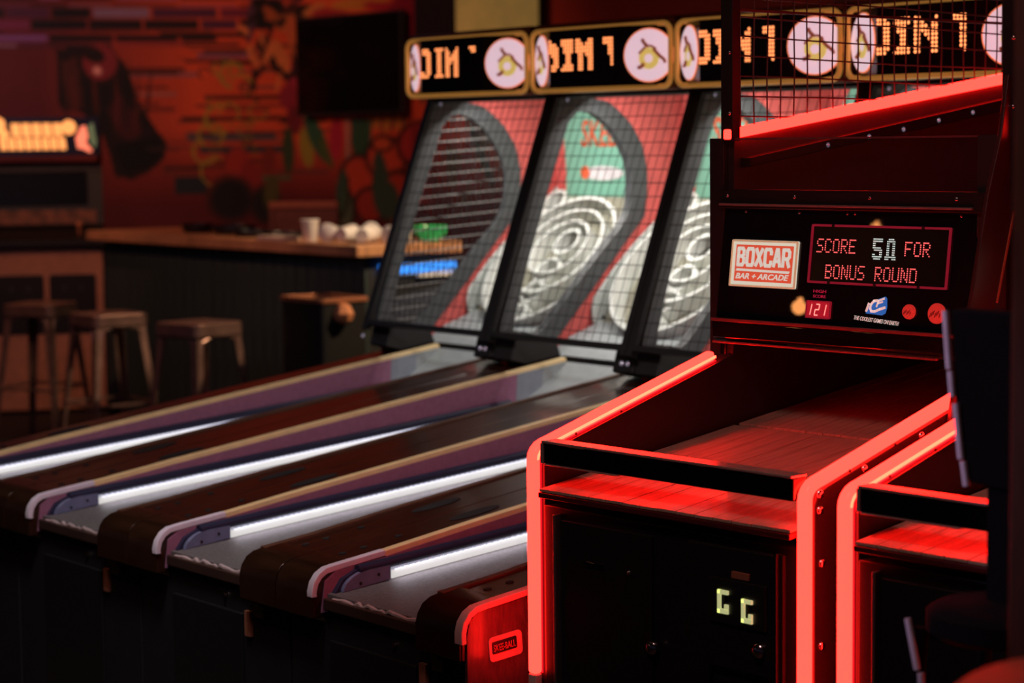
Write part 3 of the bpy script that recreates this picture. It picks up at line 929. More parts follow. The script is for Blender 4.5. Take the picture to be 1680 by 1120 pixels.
# convex face: three facets
wm, ws, bulge = 0.17, 0.172, 0.084
X0 = 0.193
FY = 1.852
facets = [((X0 - wm - ws + 0.008, FY + bulge), (X0 - wm, FY)), ((X0 - wm, FY), (X0 + wm, FY)), ((X0 + wm, FY), (X0 + wm + ws - 0.008, FY + bulge))]
face = MB()
face.prism([facets[0][0], facets[0][1], facets[1][1], facets[2][1], (facets[2][1][0], FY + bulge + 0.006), (facets[1][1][0] - .002, FY + 0.006),
            (facets[0][1][0] + .002, FY + 0.006), (facets[0][0][0], FY + bulge + 0.006)], 1.775, 1.958, 'z')
mface = face.build('marquee_face', MQBLK, marq)


def emblem(c, nrm, r=0.083):
    nrm = Vector(nrm).normalized()
    up = Vector((0, 0, 1))
    rt = up.cross(nrm).normalized()
    M = Matrix((rt, up, nrm)).transposed().to_4x4()
    M.translation = Vector(c)

    def disc(rad, h0, h1, cx=0, cy=0, n=32):
        mb = MB()
        mb.prism([(cx + rad * math.cos(k * math.tau / n), cy + rad * math.sin(k * math.tau / n)) for k in range(n)], h0, h1, 'z', M)
        return mb
    rim = disc(r, 0.001, 0.004).build('emblem_rim', MQRIM, marq)
    em = disc(r * 0.955, 0.004, 0.006).build('emblem_disc', MQDISC, marq)
    disc(r * 0.40, 0.006, 0.007, 0.01 * r, -0.12 * r).build('emblem_ball', MQYEL, em)
    disc(r * 0.16, 0.007, 0.0075, 0.0, -0.12 * r).build('emblem_spot', MQDISC, em)
    st = MB()
    def S(pts, rad):
        st.tube([M @ Vector((x * r, y * r, 0.008)) for x, y in pts], rad * r, 6)
    S([(-0.38, 0.06), (-0.28, 0.16), (-0.1, 0.32), (0.1, 0.34), (0.3, 0.22)], 0.045)
    S([(-0.05, 0.34), (-0.15, 0.42), (-0.22, 0.52), (-0.24, 0.60)], 0.07)
    S([(0.2, 0.22), (0.42, -0.02), (0.62, -0.18), (0.66, -0.30)], 0.065)
    S([(-0.18, -0.30), (-0.28, -0.42), (-0.42, -0.46)], 0.075)
    st.build('emblem_strokes', MQBRN, em)


a = math.atan2(bulge, ws)
cxr = X0 + wm + (ws - 0.008) / 2 + 0.002
emblem((cxr, FY + bulge * 0.5, 1.866), (math.sin(a), -math.cos(a), 0))
emblem((X0 - wm - (ws - 0.008) / 2, FY + bulge * 0.5, 1.866), (-math.sin(a), -math.cos(a), 0))
# scrolling dot text
TXT = {
    0: ['01110001111010000100000111', '01111000110011001100000011', '00011000110011011100000000', '00011000110011111100000000', '00011000110011101100000000',
        '00011000110011001100000000', '00011000110011001100000000', '11011000110011001100000000', '11110001111011001100000000'],
    1: ['10000111110110001100001111', '11100111110111011100001111', '11110011110111111100000011', '11110011110111111100000011', '01110001100011011100000011',
        '00110001100011001100000001', '00110001100011001100000001', '01110011110011001100000001', '01100111110011001100000000'],
    2: ['11100111110110000100001111', '11110111110111001100001111', '00110011100111101100000011', '00110011100111111100000011', '00110001100110111100000011',
        '00110001100110011100000011', '00110001100110001100000011', '11110011110110001100000011', '11100111110110001100000001'],
}
for k in TXT:
    mb = MB()
    dots(mb, TXT[k], X0 - 0.165, 1.922, 0.0118, 0.0112, 0.0050, lambda u, v, h: Vector((u, FY - 0.001 - h, v)), n=6)
    TXT[k] = mb.mesh('dot_text', LEDO)
dt = bpy.data.objects.new('dot_text', TXT[0])
dt['kind'] = 'stuff'
COL.objects.link(dt)
dt.parent = marq

# place the four machines
cosA, sinA = math.cos(ANG), math.sin(ANG)
SK = []
labels = ['alley-roll machine at the far left, open netted side facing the bar',
          'alley-roll machine second from the left, green panel seen behind its net',
          'alley-roll machine third from the left, its lane ending behind the red-lit cabinet',
          'alley-roll machine beside the red-lit cabinet, with plaque on its red side panel']
for k in range(-1, 3):
    if k == -1:
        mroot = sroot
    else:
        mroot = copy_tree(sroot)
    mroot.location = (SO.x + cosA * k * PIT, SO.y + sinA * k * PIT, 0)
    mroot.rotation_euler = (0, 0, ANG)
    mroot['label'] = labels[k + 1]
    SK.append(mroot)
for r_, t in zip(SK, (0, 1, 2, 2)):
    for ch in r_.children:
        if ch.name.startswith('marquee'):
            for g in ch.children:
                if g.name.startswith('dot_text'):
                    g.data = TXT[t]
# netted open side of the first machine
snet = MB()
x = XL - 0.002
def inside(y, z):
    ins = False
    for i in range(len(DI)):
        (x1_, y1_), (x2_, y2_) = DI[i], DI[(i + 1) % len(DI)]
        if (y1_ > z) != (y2_ > z) and y < (x2_ - x1_) * (z - y1_) / (y2_ - y1_) + x1_:
            ins = not ins
    return ins
def segs(fn_, lo, hi, st=0.006):
    run = None
    res = []
    t = lo
    while t <= hi:
        if inside(*fn_(t)):
            if run is None: run = t
            last = t
        elif run is not None:
            res.append((run, last)); run = None
        t += st
    if run is not None: res.append((run, last))
    return res
for j in range(22):
    z = 0.95 + 0.0385 * j
    for a_, b_ in segs(lambda t: (t, z + (t - 2.0) * 0.06), 1.7, 2.5):
        if b_ - a_ > 0.02:
            snet.tube([(x, a_ - 0.01, z + (a_ - 2.0) * 0.06), (x, b_ + 0.01, z + (b_ - 2.0) * 0.06)], 0.0022, 5, caps=False)
snet.build('side_net', NETG, SK[0], kind='stuff')
snet = MB()
for j in range(30):
    y = 1.72 + 0.022 * j
    for a_, b_ in segs(lambda t: (y, t), 0.9, 1.8):
        if b_ - a_ > 0.02:
            snet.tube([(x, y, a_ - 0.01), (x, y, b_ + 0.01)], 0.0030, 4, caps=False)
snet.build('side_net', NETB, SK[0], kind='stuff')
# low dark shelf-like webbing at the bottom of that side
MB().prism([(1.80, 0.97), (1.83, 1.06), (2.05, 1.09), (2.10, 1.12), (1.94, 0.97)], x - 0.004, x).build('side_mesh_panel', mat('grey_webbing', (0.07, 0.068, 0.07), 0.7), SK[0])
# outer side panel of the last machine
last = SK[3]
sp = MB().prism([(0.012, 0.03), (0.012, 0.60), (0.02, 0.632), (0.04, 0.646), (0.197, 0.664), (0.45, 0.699), (1.0, 0.769), (1.93, 0.886), (1.93, 0.03)],
                XR - 0.004, XR + 0.004).build('outer_side_panel', PANELR, last)
strip('outer_rail_nose', XR - 0.016, XR + 0.008, [(-0.006, 0.585), (-0.006, 0.610), (0.0, 0.631), (0.014, 0.649), (0.034, 0.660), (0.06, 0.664), (0.197, 0.680), (0.6, 0.73)], 0.014,
      mat('red_lit_rail_nose', (0.75, 0.5, 0.5), 0.4), last, 0.002)  # white edging with the neon's red put into its colour
def rrect(cx, cz, w_, h_, r_, n=5):
    out_ = []
    for (sx, sz, a0) in ((1, 1, 0), (-1, 1, 90), (-1, -1, 180), (1, -1, 270)):
        for k in range(n + 1):
            a_ = R(a0 + 90 * k / n)
            out_.append((cx + sx * (w_ / 2 - r_) + r_ * math.cos(a_), cz + sz * (h_ / 2 - r_) + r_ * math.sin(a_)))
    return out_
Mp = Matrix.Translation((0, 0.112, 0.566)) @ Matrix.Rotation(R(5), 4, 'X')
pq = MB().prism(rrect(0, 0, 0.088, 0.052, 0.010), XR + 0.004, XR + 0.006, 'x', Mp).build('plaque', mat('pink_plaque', (0.80, 0.45, 0.45), 0.4), last)
MB().prism(rrect(-0.004, 0.003, 0.066, 0.026, 0.004), XR + 0.006, XR + 0.0066, 'x', Mp).build('plaque_field', mat('plaque_ink', (0.02, 0.01, 0.015), 0.5), pq)
Mq = Mp @ Matrix.Translation((XR + 0.0067, -0.033, -0.006)) @ Matrix(((0, 0, 1, 0), (1, 0, 0, 0), (0, 1, 0, 0), (0, 0, 0, 1)))
text_mesh('plaque_lettering', 'SKEE-BALL', 0.058, 0.015, mat('plaque_red_ink', (0.55, 0.12, 0.14), 0.5), pq, Mq, offset=0.02)
def W2(bx, by, x_, y_, z_): return (bx + cosA * x_ - sinA * y_, by + sinA * x_ + cosA * y_, z_)
# lamps inside the target boxes
for k in range(-1, 3):
    bx, by = SO.x + cosA * k * PIT, SO.y + sinA * k * PIT
    def W(x_, y_, z_): return (bx + cosA * x_ - sinA * y_, by + sinA * x_ + cosA * y_, z_)
    light('target_box_lamp', 'AREA', W(0.19, 2.12, 1.73), W(0.19, 2.45, 1.2), 5.0, (1.0, 0.95, 0.88), 0.5, 0.06)

for k in range(-1, 3):
    bx, by = SO.x + cosA * k * PIT, SO.y + sinA * k * PIT
    p0 = Vector(W2(bx, by, 0.0275, 0.86, zmat(0.86) + 0.024))
    ld_ = bpy.data.lights.new('led_throw', 'AREA')
    ld_.shape = 'RECTANGLE'
    ld_.size = 0.008
    ld_.size_y = 1.31
    ld_.energy = 0.42
    ld_.color = (0.92, 0.88, 1.0)
    o = bpy.data.objects.new('led_throw', ld_)
    COL.objects.link(o)
    yd = Vector((-sinA, cosA, 0.0825)).normalized()
    nd = Vector((cosA * 0.25, sinA * 0.25, -0.97))
    zd = -(nd - yd * nd.dot(yd)).normalized()
    xd = yd.cross(zd)
    mw = Matrix((xd, yd, zd)).transposed().to_4x4()
    mw.translation = p0
    o.matrix_world = mw

# ================================================================== RED-LIT ROLLER CABINETS
iroot = thing('roller_cabinet', 'red neon-edged black roller cabinet with score display, nearest complete one', 'arcade machine',
              group='red neon-edged roller cabinets')
MB().box(0.035, 0.70, 0.012, 2.0, 0.03, 0.875).build('cabinet_body', BLACK, iroot, bevel=0.003)
SP = [(0.020, 0.03), (0.020, 0.955), (0.030, 0.975), (0.055, 0.986), (0.53, 1.122), (0.58, 1.138), (0.585, 1.20), (1.9, 1.20), (2.0, 0.9), (2.0, 0.03)]
spl = MB().prism(SP, 0.0, 0.030).build('side_panel', SIDEBLK, iroot, bevel=0.002)
spr = MB().prism(SP, 0.705, 0.735).build('side_panel', SIDEBLK, iroot, bevel=0.002)
for yy, zz in ((0.034, 0.975), (0.034, 0.946), (0.158, 1.006), (0.324, 1.050), (0.04, 0.85), (0.04, 0.70)):
    MB().dome((0.735, yy, zz), (1, 0, 0), 0.0085, 0.006).build('bolt', SCREW, spr, smooth=True)
MB().box(0.66, 0.674, 0.004, 0.012, 0.55, 0.86).build('front_trim', BLACK, iroot)

# neon: outer line, inner line
OUT = [(-0.004, 0.527), (-0.004, 0.965)] + [(-0.004 + 0.05 - 0.05 * math.cos(a_), 0.965 + 0.042 * math.sin(a_)) for a_ in [R(k) for k in (18, 36, 54, 72)]] + [(0.052, 1.0105), (0.53, 1.1475)]
def offs(pts, th):
    low = []
    for i, p in enumerate(pts):
        a_ = pts[max(i - 1, 0)]; b_ = pts[min(i + 1, len(pts) - 1)]
        t_ = Vector((b_[0] - a_[0], b_[1] - a_[1])).normalized()
        low.append((p[0] + t_.y * th, p[1] - t_.x * th))
    return low
INN = offs(OUT, 0.021)
MID = offs(OUT, 0.010)
MID2 = offs(OUT, 0.0155)
LOW = offs(OUT, 0.030)
for x0_, x1_, inner in ((-0.002, 0.022, 1), (0.711, 0.735, -1)):
    nn = MB().prism(OUT + INN[::-1], x0_, x1_).build('neon_tube', NEON, iroot, bevel=0.006)
    xs_ = (x1_, x1_ + 0.0014) if inner == 1 else (x0_ - 0.0014, x0_)
    MB().prism(MID[1:] + MID2[1:][::-1], xs_[0], xs_[1]).build('led_line', LEDY, nn)
    if inner == 1:
        MB().prism(INN + LOW[::-1], x0_ + 0.004, x1_ - 0.0005).build('channel_lip', NEONDIM, nn)
    lo = [(-0.004, 0.10), (-0.004, 0.527), (0.017, 0.527), (0.017, 0.10)]
    MB().prism(lo, x0_, x1_).build('unlit_tube_end', NEONOFF, iroot, bevel=0.005)
    for yy, zz in ((0.115, 1.004), (0.245, 1.038), (0.375, 1.071), (0.505, 1.104)):
        MB().dome((x1_ - 0.001 if inner == 1 else 0.735, yy, zz + 0.004), (1, 0, 0), 0.003, 0.003).build('clip', BLACKM, nn)

# front rail bar
fb = MB().box(0.045, 0.703, -0.002, 0.035, 0.9615, 1.004).build('front_bar', BLACKG, iroot, bevel=0.003)
MB().box(0.047, 0.702, -0.006, 0.037, 1.003, 1.008).build('bar_highlight', BARHL, fb, bevel=0.0015)  # neon reflection along the bar edges built as bright strips
MB().box(0.044, 0.052, -0.006, 0.037, 0.9615, 1.003).build('bar_highlight', BARHL, fb, bevel=0.0015)
MB().box(0.052, 0.26, -0.004, 0.035, 0.959, 0.962).build('bar_highlight', BARHL, fb, bevel=0.001)
# sloping plank lane
SL = 0.128
lw = (0.703 - 0.043) / 14
for (ya, yb, nm) in ((-0.008, 0.569, 'lane_plank'), (0.585, 1.75, 'lane_plank')):
    pm = MB().prism([(ya, 0.907 + SL * ya), (ya, 0.912 + SL * ya), (yb, 0.912 + SL * yb), (yb, 0.907 + SL * yb)], 0.0010, lw - 0.0010).mesh(nm, LANEW)
    for k in range(14):
        o = bpy.data.objects.new(nm, pm)
        COL.objects.link(o)
        o.parent = iroot
        o.location = (0.043 + k * lw, 0, random.uniform(-0.0004, 0.0004))
MB().prism([(-0.012, 0.893), (-0.012, 0.904), (1.75, 1.129), (1.75, 1.10)], 0.043, 0.703).build('lane_bed', mat('red_brown_lane_bed', (0.10, 0.012, 0.012), 0.35), iroot, bevel=0.002)
# doors
dr = MB().box(0.090, 0.345, 0.004, 0.013, 0.30, 0.852).build('cabinet_door', BLACK, iroot, bevel=0.002)
MB().box(0.078, 0.085, -0.005, 0.013, 0.30, 0.862).build('piano_hinge', HINGE, iroot, bevel=0.001)
lk = MB().lathe([(0.0135, 0), (0.0135, 0.006), (0.010, 0.010), (0.003, 0.0115)], (0.348, 0.004, 0.637), (0, -1, 0), 18).build('door_lock', LOCK, iroot, smooth=True)
MB().box(0.3465, 0.3495, -0.0085, -0.0070, 0.631, 0.643).build('key_slot', BLACKM, lk)
MB().box(0.160, 0.215, 0.0, 0.005, 0.770, 0.780).build('door_handle', BLACKG, dr, bevel=0.002)
MB().dome((0.285, 0.004, 0.773), (0, -1, 0), 0.005, 0.004).build('door_screw', SCREW, dr)
cd = MB().box(0.440, 0.658, 0.002, 0.013, 0.33, 0.858).build('coin_door', BLACK, iroot, bevel=0.003)
MB().box(0.6585, 0.664, -0.002, 0.013, 0.33, 0.862).build('coin_door_edge', BLACK, cd, bevel=0.001)
pl = MB().box(0.500, 0.640, -0.003, 0.003, 0.715, 0.80).build('coin_plate', BLACK, cd, bevel=0.004)
MB().box(0.555, 0.598, -0.002, 0.003, 0.803, 0.816).build('price_label', LABELM, cd, bevel=0.001)
for (cx, cz) in ((0.538, 0.757), (0.597, 0.748)):
    mb = MB()
    mb.box(cx - 0.013, cx - 0.005, -0.008, -0.003, cz - 0.022, cz + 0.022)
    mb.box(cx - 0.013, cx + 0.013, -0.008, -0.003, cz - 0.022, cz - 0.013)
    mb.box(cx - 0.013, cx + 0.013, -0.008, -0.003, cz + 0.014, cz + 0.022)
    mb.box(cx + 0.004, cx + 0.013, -0.008, -0.003, cz - 0.013, cz - 0.004)
    cs = mb.build('coin_slot_light', COINL, cd, bevel=0.001)
    MB().box(cx - 0.004, cx + 0.003, -0.005, -0.003, cz - 0.012, cz + 0.012).build('coin_slot', BLACKM, cs)
lk = MB().lathe([(0.0135, 0), (0.0135, 0.006), (0.010, 0.010), (0.003, 0.0115)], (0.621, 0.002, 0.678), (0, -1, 0), 18).build('coin_door_lock', LOCK, cd, smooth=True)
rf = MB()
rf.ring(rrect(0.575, 0.57, 0.15, 0.13, 0.008), rrect(0.575, 0.57, 0.136, 0.116, 0.006), -0.004, 0.002, 'y')
rf.build('return_door_frame', BLACKG, cd)

# upper housing
Y0 = 0.572
def hy(z): return 0.5595 + 0.128 * (z - 1.216)
for nm, x0_, x1_, z0_, z1_ in (('corner_pillar', -0.042, 0.0, 1.12, 1.606), ('corner_pillar', 0.665, 0.735, 1.17, 1.606)):
    MB().box(x0_, x1_, 0.584, 0.66, z0_, z1_).build(nm, BLACKM, iroot, bevel=0.002)
MB().box(-0.003, 0.012, 0.575, 0.66, 0.92, 1.24).build('edge_strip', BLACKG, iroot, bevel=0.002)
hp = MB().prism([(hy(1.214), 1.214), (hy(1.462), 1.462), (0.66, 1.462), (0.66, 1.214)], 0.0, 0.668).build('header_panel', BLACKG, iroot)
bmm = MB().prism([(0.545, 1.206), (0.549, 1.216), (0.60, 1.219), (0.66, 1.216), (0.66, 1.166), (0.56, 1.166), (0.548, 1.176)], 0.0, 0.735).build('header_beam', BLACKG, iroot, bevel=0.002)
MB().box(0.0, 0.735, 0.541, 0.549, 1.212, 1.219).build('beam_edge_gloss', mat('beam_gloss_highlight', (0.25, 0.12, 0.12), 0.3, metal=0.5), bmm, bevel=0.001)  # red glow on the beam's gloss put in as lighter strips
MB().box(0.0, 0.60, 0.546, 0.554, 1.164, 1.169).build('beam_edge_gloss', mat('beam_gloss_highlight', (0.25, 0.12, 0.12), 0.3, metal=0.5), bmm, bevel=0.001)
# window bar, glass
wb = MB().box(0.0, 0.735, 0.574, 0.600, 1.455, 1.496).build('window_bar', BLACK, iroot, bevel=0.002)
MB().box(0.0, 0.665, 0.568, 0.576, 1.461, 1.466).build('window_bar_edge', mat('grey_bar_edge', (0.30, 0.24, 0.24), 0.3, metal=0.4), wb, bevel=0.001)
for xx in (0.02, 0.21, 0.41, 0.625):
    MB().dome((xx, 0.574, 1.482), (0, -1, 0), 0.0045, 0.003).build('screw', SCREW, wb, smooth=True)
for xx in (0.06, 0.21, 0.34, 0.36, 0.625):
    z_ = 1.448
    MB().dome((xx, hy(z_), z_), (0, -1, 0.1), 0.003, 0.002).build('screw', SCREW, hp, smooth=True)
gw = MB().box(0.004, 0.664, 0.586, 0.590, 1.494, 1.603).build('window_glass', GLASS, iroot)
MB().box(0.0, 0.664, 0.585, 0.591, 1.602, 1.606).build('glass_edge', mat('glass_edge', (0.12, 0.04, 0.05), 0.3), gw)


def HP(u, v, out_=0.001):
    return Vector((u, hy(v) - out_, v))
def plate(name, pts, o0, o1, m_, par, bevel=0):
    n = len(pts)
    mb = MB()
    mb.add([HP(u, v, o0) for u, v in pts] + [HP(u, v, o1) for u, v in pts],
           [tuple(range(n)), tuple(range(n, 2 * n))] + [(i, (i + 1) % n, n + (i + 1) % n, n + i) for i in range(n)])
    return mb.build(name, m_, par, bevel=bevel)
def frame(name, x0_, x1_, z0_, z1_, w_, o0, o1, m_, par, r_=0.003):
    po = rrect((x0_ + x1_) / 2, (z0_ + z1_) / 2, x1_ - x0_, z1_ - z0_, r_)
    pi = rrect((x0_ + x1_) / 2, (z0_ + z1_) / 2, x1_ - x0_ - 2 * w_, z1_ - z0_ - 2 * w_, r_ * 0.6)
    mb = MB().ring(po, pi, 0, 1, 'y')
    mb.v = [tuple(HP(v[0], v[2], o0 + (o1 - o0) * v[1])) for v in mb.v]
    return mb.build(name, m_, par)
HM = lambda u, v, o=0.0035: Matrix.Translation(HP(u, v, o)) @ Matrix.Rotation(R(90) - math.atan(0.128), 4, 'X')

sg = plate('logo_sign', rrect(0.126, 1.338, 0.186, 0.100, 0.003), 0.0, 0.004, SIGNW, iroot)
frame('sign_rim', 0.033, 0.219, 1.288, 1.388, 0.004, 0.004, 0.006, mat('sign_rim_cream', (0.7, 0.6, 0.4), 0.4, emit=(0.45, 0.36, 0.2), es=0.6), sg)
plate('sign_field', rrect(0.1265, 1.3385, 0.162, 0.078, 0.001), 0.004, 0.0045, SIGNR, sg)
# condensed block lettering as heavy strokes
LET = {
    'B': [[(0, 0), (0, 1), (.72, 1), (.9, .88), (.9, .64), (.7, .53), (0, .53)], [(.7, .53), (.95, .4), (.95, .14), (.75, 0), (0, 0)]],
    'O': [[(.15, 0), (0, .15), (0, .85), (.15, 1), (.85, 1), (1, .85), (1, .15), (.85, 0), (.15, 0)]],
    'X': [[(0, 0), (1, 1)], [(0, 1), (1, 0)]],
    'C': [[(1, .72), (1, .85), (.85, 1), (.15, 1), (0, .85), (0, .15), (.15, 0), (.85, 0), (1, .15), (1, .26)]],
    'A': [[(0, 0), (.42, 1), (.6, 1), (1, 0)], [(.2, .3), (.82, .3)]],
    'R': [[(0, 0), (0, 1), (.8, 1), (1, .86), (1, .6), (.8, .46), (0, .46)], [(.6, .46), (1, 0)]],
}
def word(word_, x0_, z0_, w_, h_, gap, st_, m_, par, o_=0.0046):
    mb = MB()
    cw = (w_ - gap * (len(word_) - 1)) / len(word_)
    for i, ch in enumerate(word_):
        for s_ in LET[ch]:
            P_ = [(x0_ + i * (cw + gap) + st_ / 2 + p[0] * (cw - st_), z0_ + st_ / 2 + p[1] * (h_ - st_)) for p in s_]
            for (a_, b_) in zip(P_, P_[1:]):
                dx_, dz_ = b_[0] - a_[0], b_[1] - a_[1]
                L = math.hypot(dx_, dz_) or 1
                ux, uz = dx_ / L * st_ * 0.3, dz_ / L * st_ * 0.3
                nx_, nz_ = -dz_ / L * st_ / 2, dx_ / L * st_ / 2
                q = [(a_[0] - ux + nx_, a_[1] - uz + nz_), (a_[0] - ux - nx_, a_[1] - uz - nz_), (b_[0] + ux - nx_, b_[1] + uz - nz_), (b_[0] + ux + nx_, b_[1] + uz + nz_)]
                mb.add([HP(u, v, o_) for u, v in q] + [HP(u, v, o_ + 0.0012) for u, v in q],
                       [(4, 5, 6, 7), (0, 1, 5, 4), (1, 2, 6, 5), (2, 3, 7, 6), (3, 0, 4, 7)])
    return mb.build('sign_lettering', m_, par)
word('BOXCAR', 0.050, 1.3305, 0.152, 0.0425, 0.0008, 0.0078, SIGNL, sg)
plate('sign_underline', [(0.050, 1.3215), (0.052, 1.3265), (0.202, 1.3245), (0.199, 1.3195)], 0.0045, 0.0055, SIGNL, sg)
text_mesh('sign_lettering', 'BAR + ARCADE', 0.150, 0.0125, SIGNL, sg, HM(0.050, 1.3045, 0.0046), offset=0.025, shear=0.25)

sd = plate('score_display', rrect(0.4295, 1.3645, 0.350, 0.116, 0.004), 0.0, 0.002, mat('display_black', (0.004, 0.003, 0.004), 0.25), iroot)
frame('display_frame', 0.2515, 0.6075, 1.3035, 1.4255, 0.0045, 0.001, 0.005, REDFR, sd)
for uu, vv in ((0.31, 1.4235), (0.54, 1.4235), (0.31, 1.3055), (0.43, 1.3055), (0.54, 1.3055)):
    plate('frame_clip', rrect(uu, vv, 0.006, 0.006, 0.001), 0.004, 0.007, BLACKM, sd)
def led(word_, x0_, x1_, ztop, zbot, m_, rows=None):
    rows = rows or line_rows(word_)
    n_ = len(rows[0]) - (1 if word_ else 0)
    dx_ = (x1_ - x0_) / (n_ - 1)
    dz_ = (ztop - zbot) / (len(rows) - 1)
    mb = MB()
    dots(mb, rows, x0_, ztop, dx_, dz_, min(dx_, dz_) * 0.40, lambda u, v, h: HP(u, v, 0.0025 + h), n=8)
    return mb.build('led_text', m_, sd)
led('SCORE', 0.270, 0.370, 1.3945, 1.3685, LEDR)
led('FOR', 0.4985, 0.558, 1.3935, 1.3675, LEDR)
led('BONUS', 0.298, 0.398, 1.3415, 1.3155, LEDR)
led('ROUND', 0.428, 0.530, 1.3410, 1.3150, LEDR)
led('', 0.417, 0.474, 1.3985, 1.3585, LEDC, rows=[a_ + '0' + b_ for a_, b_ in zip(BIG5, BIG0)])

hs = plate('high_score_window', rrect(0.2865, 1.2490, 0.064, 0.036, 0.003), 0.0, 0.003, SEGBG, iroot)
frame('window_frame', 0.2535, 0.3195, 1.2305, 1.2675, 0.0022, 0.003, 0.005, REDFR, hs)
text_mesh('high_score_lettering', 'HIGH', 0.034, 0.0065, SMRED, hs, HM(0.268, 1.2835, 0.001), offset=0.02)
text_mesh('high_score_lettering', 'SCORE', 0.034, 0.0065, SMRED, hs, HM(0.268, 1.2730, 0.001), offset=0.02)
mb = MB()
def seg(x_, segs_):
    w_, h_, s_ = 0.0095, 0.0225, 0.0026
    zb = 1.2375
    D = {'a': ((0, 1), (1, 1)), 'b': ((1, 1), (1, .5)), 'c': ((1, .5), (1, 0)), 'd': ((0, 0), (1, 0)), 'e': ((0, 0), (0, .5)), 'f': ((0, .5), (0, 1)), 'g': ((0, .5), (1, .5))}
    for k in segs_:
        (ax, az), (bx_, bz) = D[k]
        a_ = (x_ + ax * w_ + az * 0.004, zb + az * h_); b_ = (x_ + bx_ * w_ + bz * 0.004, zb + bz * h_)
        dx_, dz_ = b_[0] - a_[0], b_[1] - a_[1]; L = math.hypot(dx_, dz_)
        nx_, nz_ = -dz_ / L * s_ / 2, dx_ / L * s_ / 2
        q = [(a_[0] + nx_, a_[1] + nz_), (a_[0] - nx_, a_[1] - nz_), (b_[0] - nx_, b_[1] - nz_), (b_[0] + nx_, b_[1] + nz_)]
        mb.add([HP(u, v, 0.004) for u, v in q], [(0, 1, 2, 3)])
seg(0.256, 'bc'); seg(0.277, 'abged'); seg(0.2945, 'bc')
mb.build('segment_digits', SEG, hs)

lg = plate('maker_badge', [(0.410, 1.2475), (0.414, 1.262), (0.425, 1.271), (0.440, 1.278), (0.457, 1.2835), (0.461, 1.280), (0.463, 1.262), (0.460, 1.250), (0.452, 1.2455)], 0.0, 0.001, LOGOB, iroot)
mb = MB()
def thick(pts, st_, o_):
    for (a_, b_) in zip(pts, pts[1:]):
        dx_, dz_ = b_[0] - a_[0], b_[1] - a_[1]; L = math.hypot(dx_, dz_)
        ux, uz = dx_ / L * st_ * .3, dz_ / L * st_ * .3
        nx_, nz_ = -dz_ / L * st_ / 2, dx_ / L * st_ / 2
        q = [(a_[0] - ux + nx_, a_[1] - uz + nz_), (a_[0] - ux - nx_, a_[1] - uz - nz_), (b_[0] + ux - nx_, b_[1] + uz - nz_), (b_[0] + ux + nx_, b_[1] + uz + nz_)]
        mb.add([HP(u, v, o_) for u, v in q], [(0, 1, 2, 3)])
thick([(0.4115, 1.2525), (0.4165, 1.2675)], 0.0056, 0.0014)
thick([(0.4375, 1.2745), (0.429, 1.2735), (0.4225, 1.2665), (0.4205, 1.2585), (0.424, 1.2525), (0.433, 1.2525), (0.445, 1.2575), (0.458, 1.2615)], 0.0054, 0.0014)
thick([(0.455, 1.2795), (0.441, 1.2745), (0.4365, 1.2625)], 0.0042, 0.0014)
thick([(0.4395, 1.2690), (0.451, 1.2725)], 0.0036, 0.0014)
mb.build('badge_lettering', LOGOW, lg)
text_mesh('badge_lettering', 'THE COOLEST GAMES ON EARTH', 0.115, 0.0085, LOGOW, lg, HM(0.381, 1.2335, 0.001) @ Matrix.Rotation(R(-3.5), 4, 'Z'), offset=0.012, shear=0.3)
for (cu_, rad_, nm_) in ((0.520, 0.0150, 'round_button'), (0.588, 0.0205, 'round_button')):
    z_ = 1.256
    bt = MB().lathe([(rad_, 0), (rad_, 0.004), (rad_ * 0.86, 0.008), (rad_ * 0.5, 0.0095), (rad_ * 0.1, 0.010)], HP(cu_, z_, 0), (0, -1, 0.128), 28).build(nm_, BTN, iroot, smooth=True)
    mb = MB()
    for k in range(7):
        uu = cu_ - rad_ * 0.55 + k * rad_ * 0.18
        vv = z_ + rad_ * 0.12 * ((k % 3) - 1)
        q = [(uu, vv - rad_ * .22), (uu + rad_ * .10, vv - rad_ * .22), (uu + rad_ * .22, vv + rad_ * .22), (uu + rad_ * .12, vv + rad_ * .22)]
        mb.add([HP(u, v, 0.0105) for u, v in q], [(0, 1, 2, 3)])
    mb.build('button_print', BTNP, bt)

# tall posts, side wall of the cage, neon, net
for xx in (-0.003, 0.725):
    ps = MB().box(xx, xx + 0.034, 0.578, 0.604, 1.46 if xx > 0 else 1.60, 2.25).build('cage_post', BLACK, iroot, bevel=0.002)
    for zz in (1.66, 1.79, 1.95):
        MB().dome((xx + 0.026, 0.578, zz), (0, -1, 0), 0.005, 0.004).build('bolt', SCREW, ps, smooth=True)
MB().box(-0.003, 0.031, 1.60, 1.63, 1.2, 2.25).build('cage_post', BLACK, iroot, bevel=0.002)
MB().box(0.704, 0.735, 1.60, 1.63, 1.2, 2.25).build('cage_post', BLACK, iroot, bevel=0.002)
NZ = lambda y: 1.612 + (y - 0.568) * 0.132
CAGEM = mat('haze_tinted_cage_wall', (0.075, 0.040, 0.055), 0.5)  # window haze put into a lighter plum wall colour
cw_ = MB().prism([(0.60, 1.2), (0.60, NZ(0.60) - 0.012), (1.60, NZ(1.60) - 0.012), (1.60, 1.2)], 0.0, 0.016).build('cage_side_wall', CAGEM, iroot)
MB().prism([(0.575, NZ(0.575) - 0.010), (0.575, NZ(0.575) + 0.012), (1.60, NZ(1.60) + 0.014), (1.60, NZ(1.60) - 0.012)], 0.006, 0.028).build('upper_neon_tube', NEON, iroot, bevel=0.004)
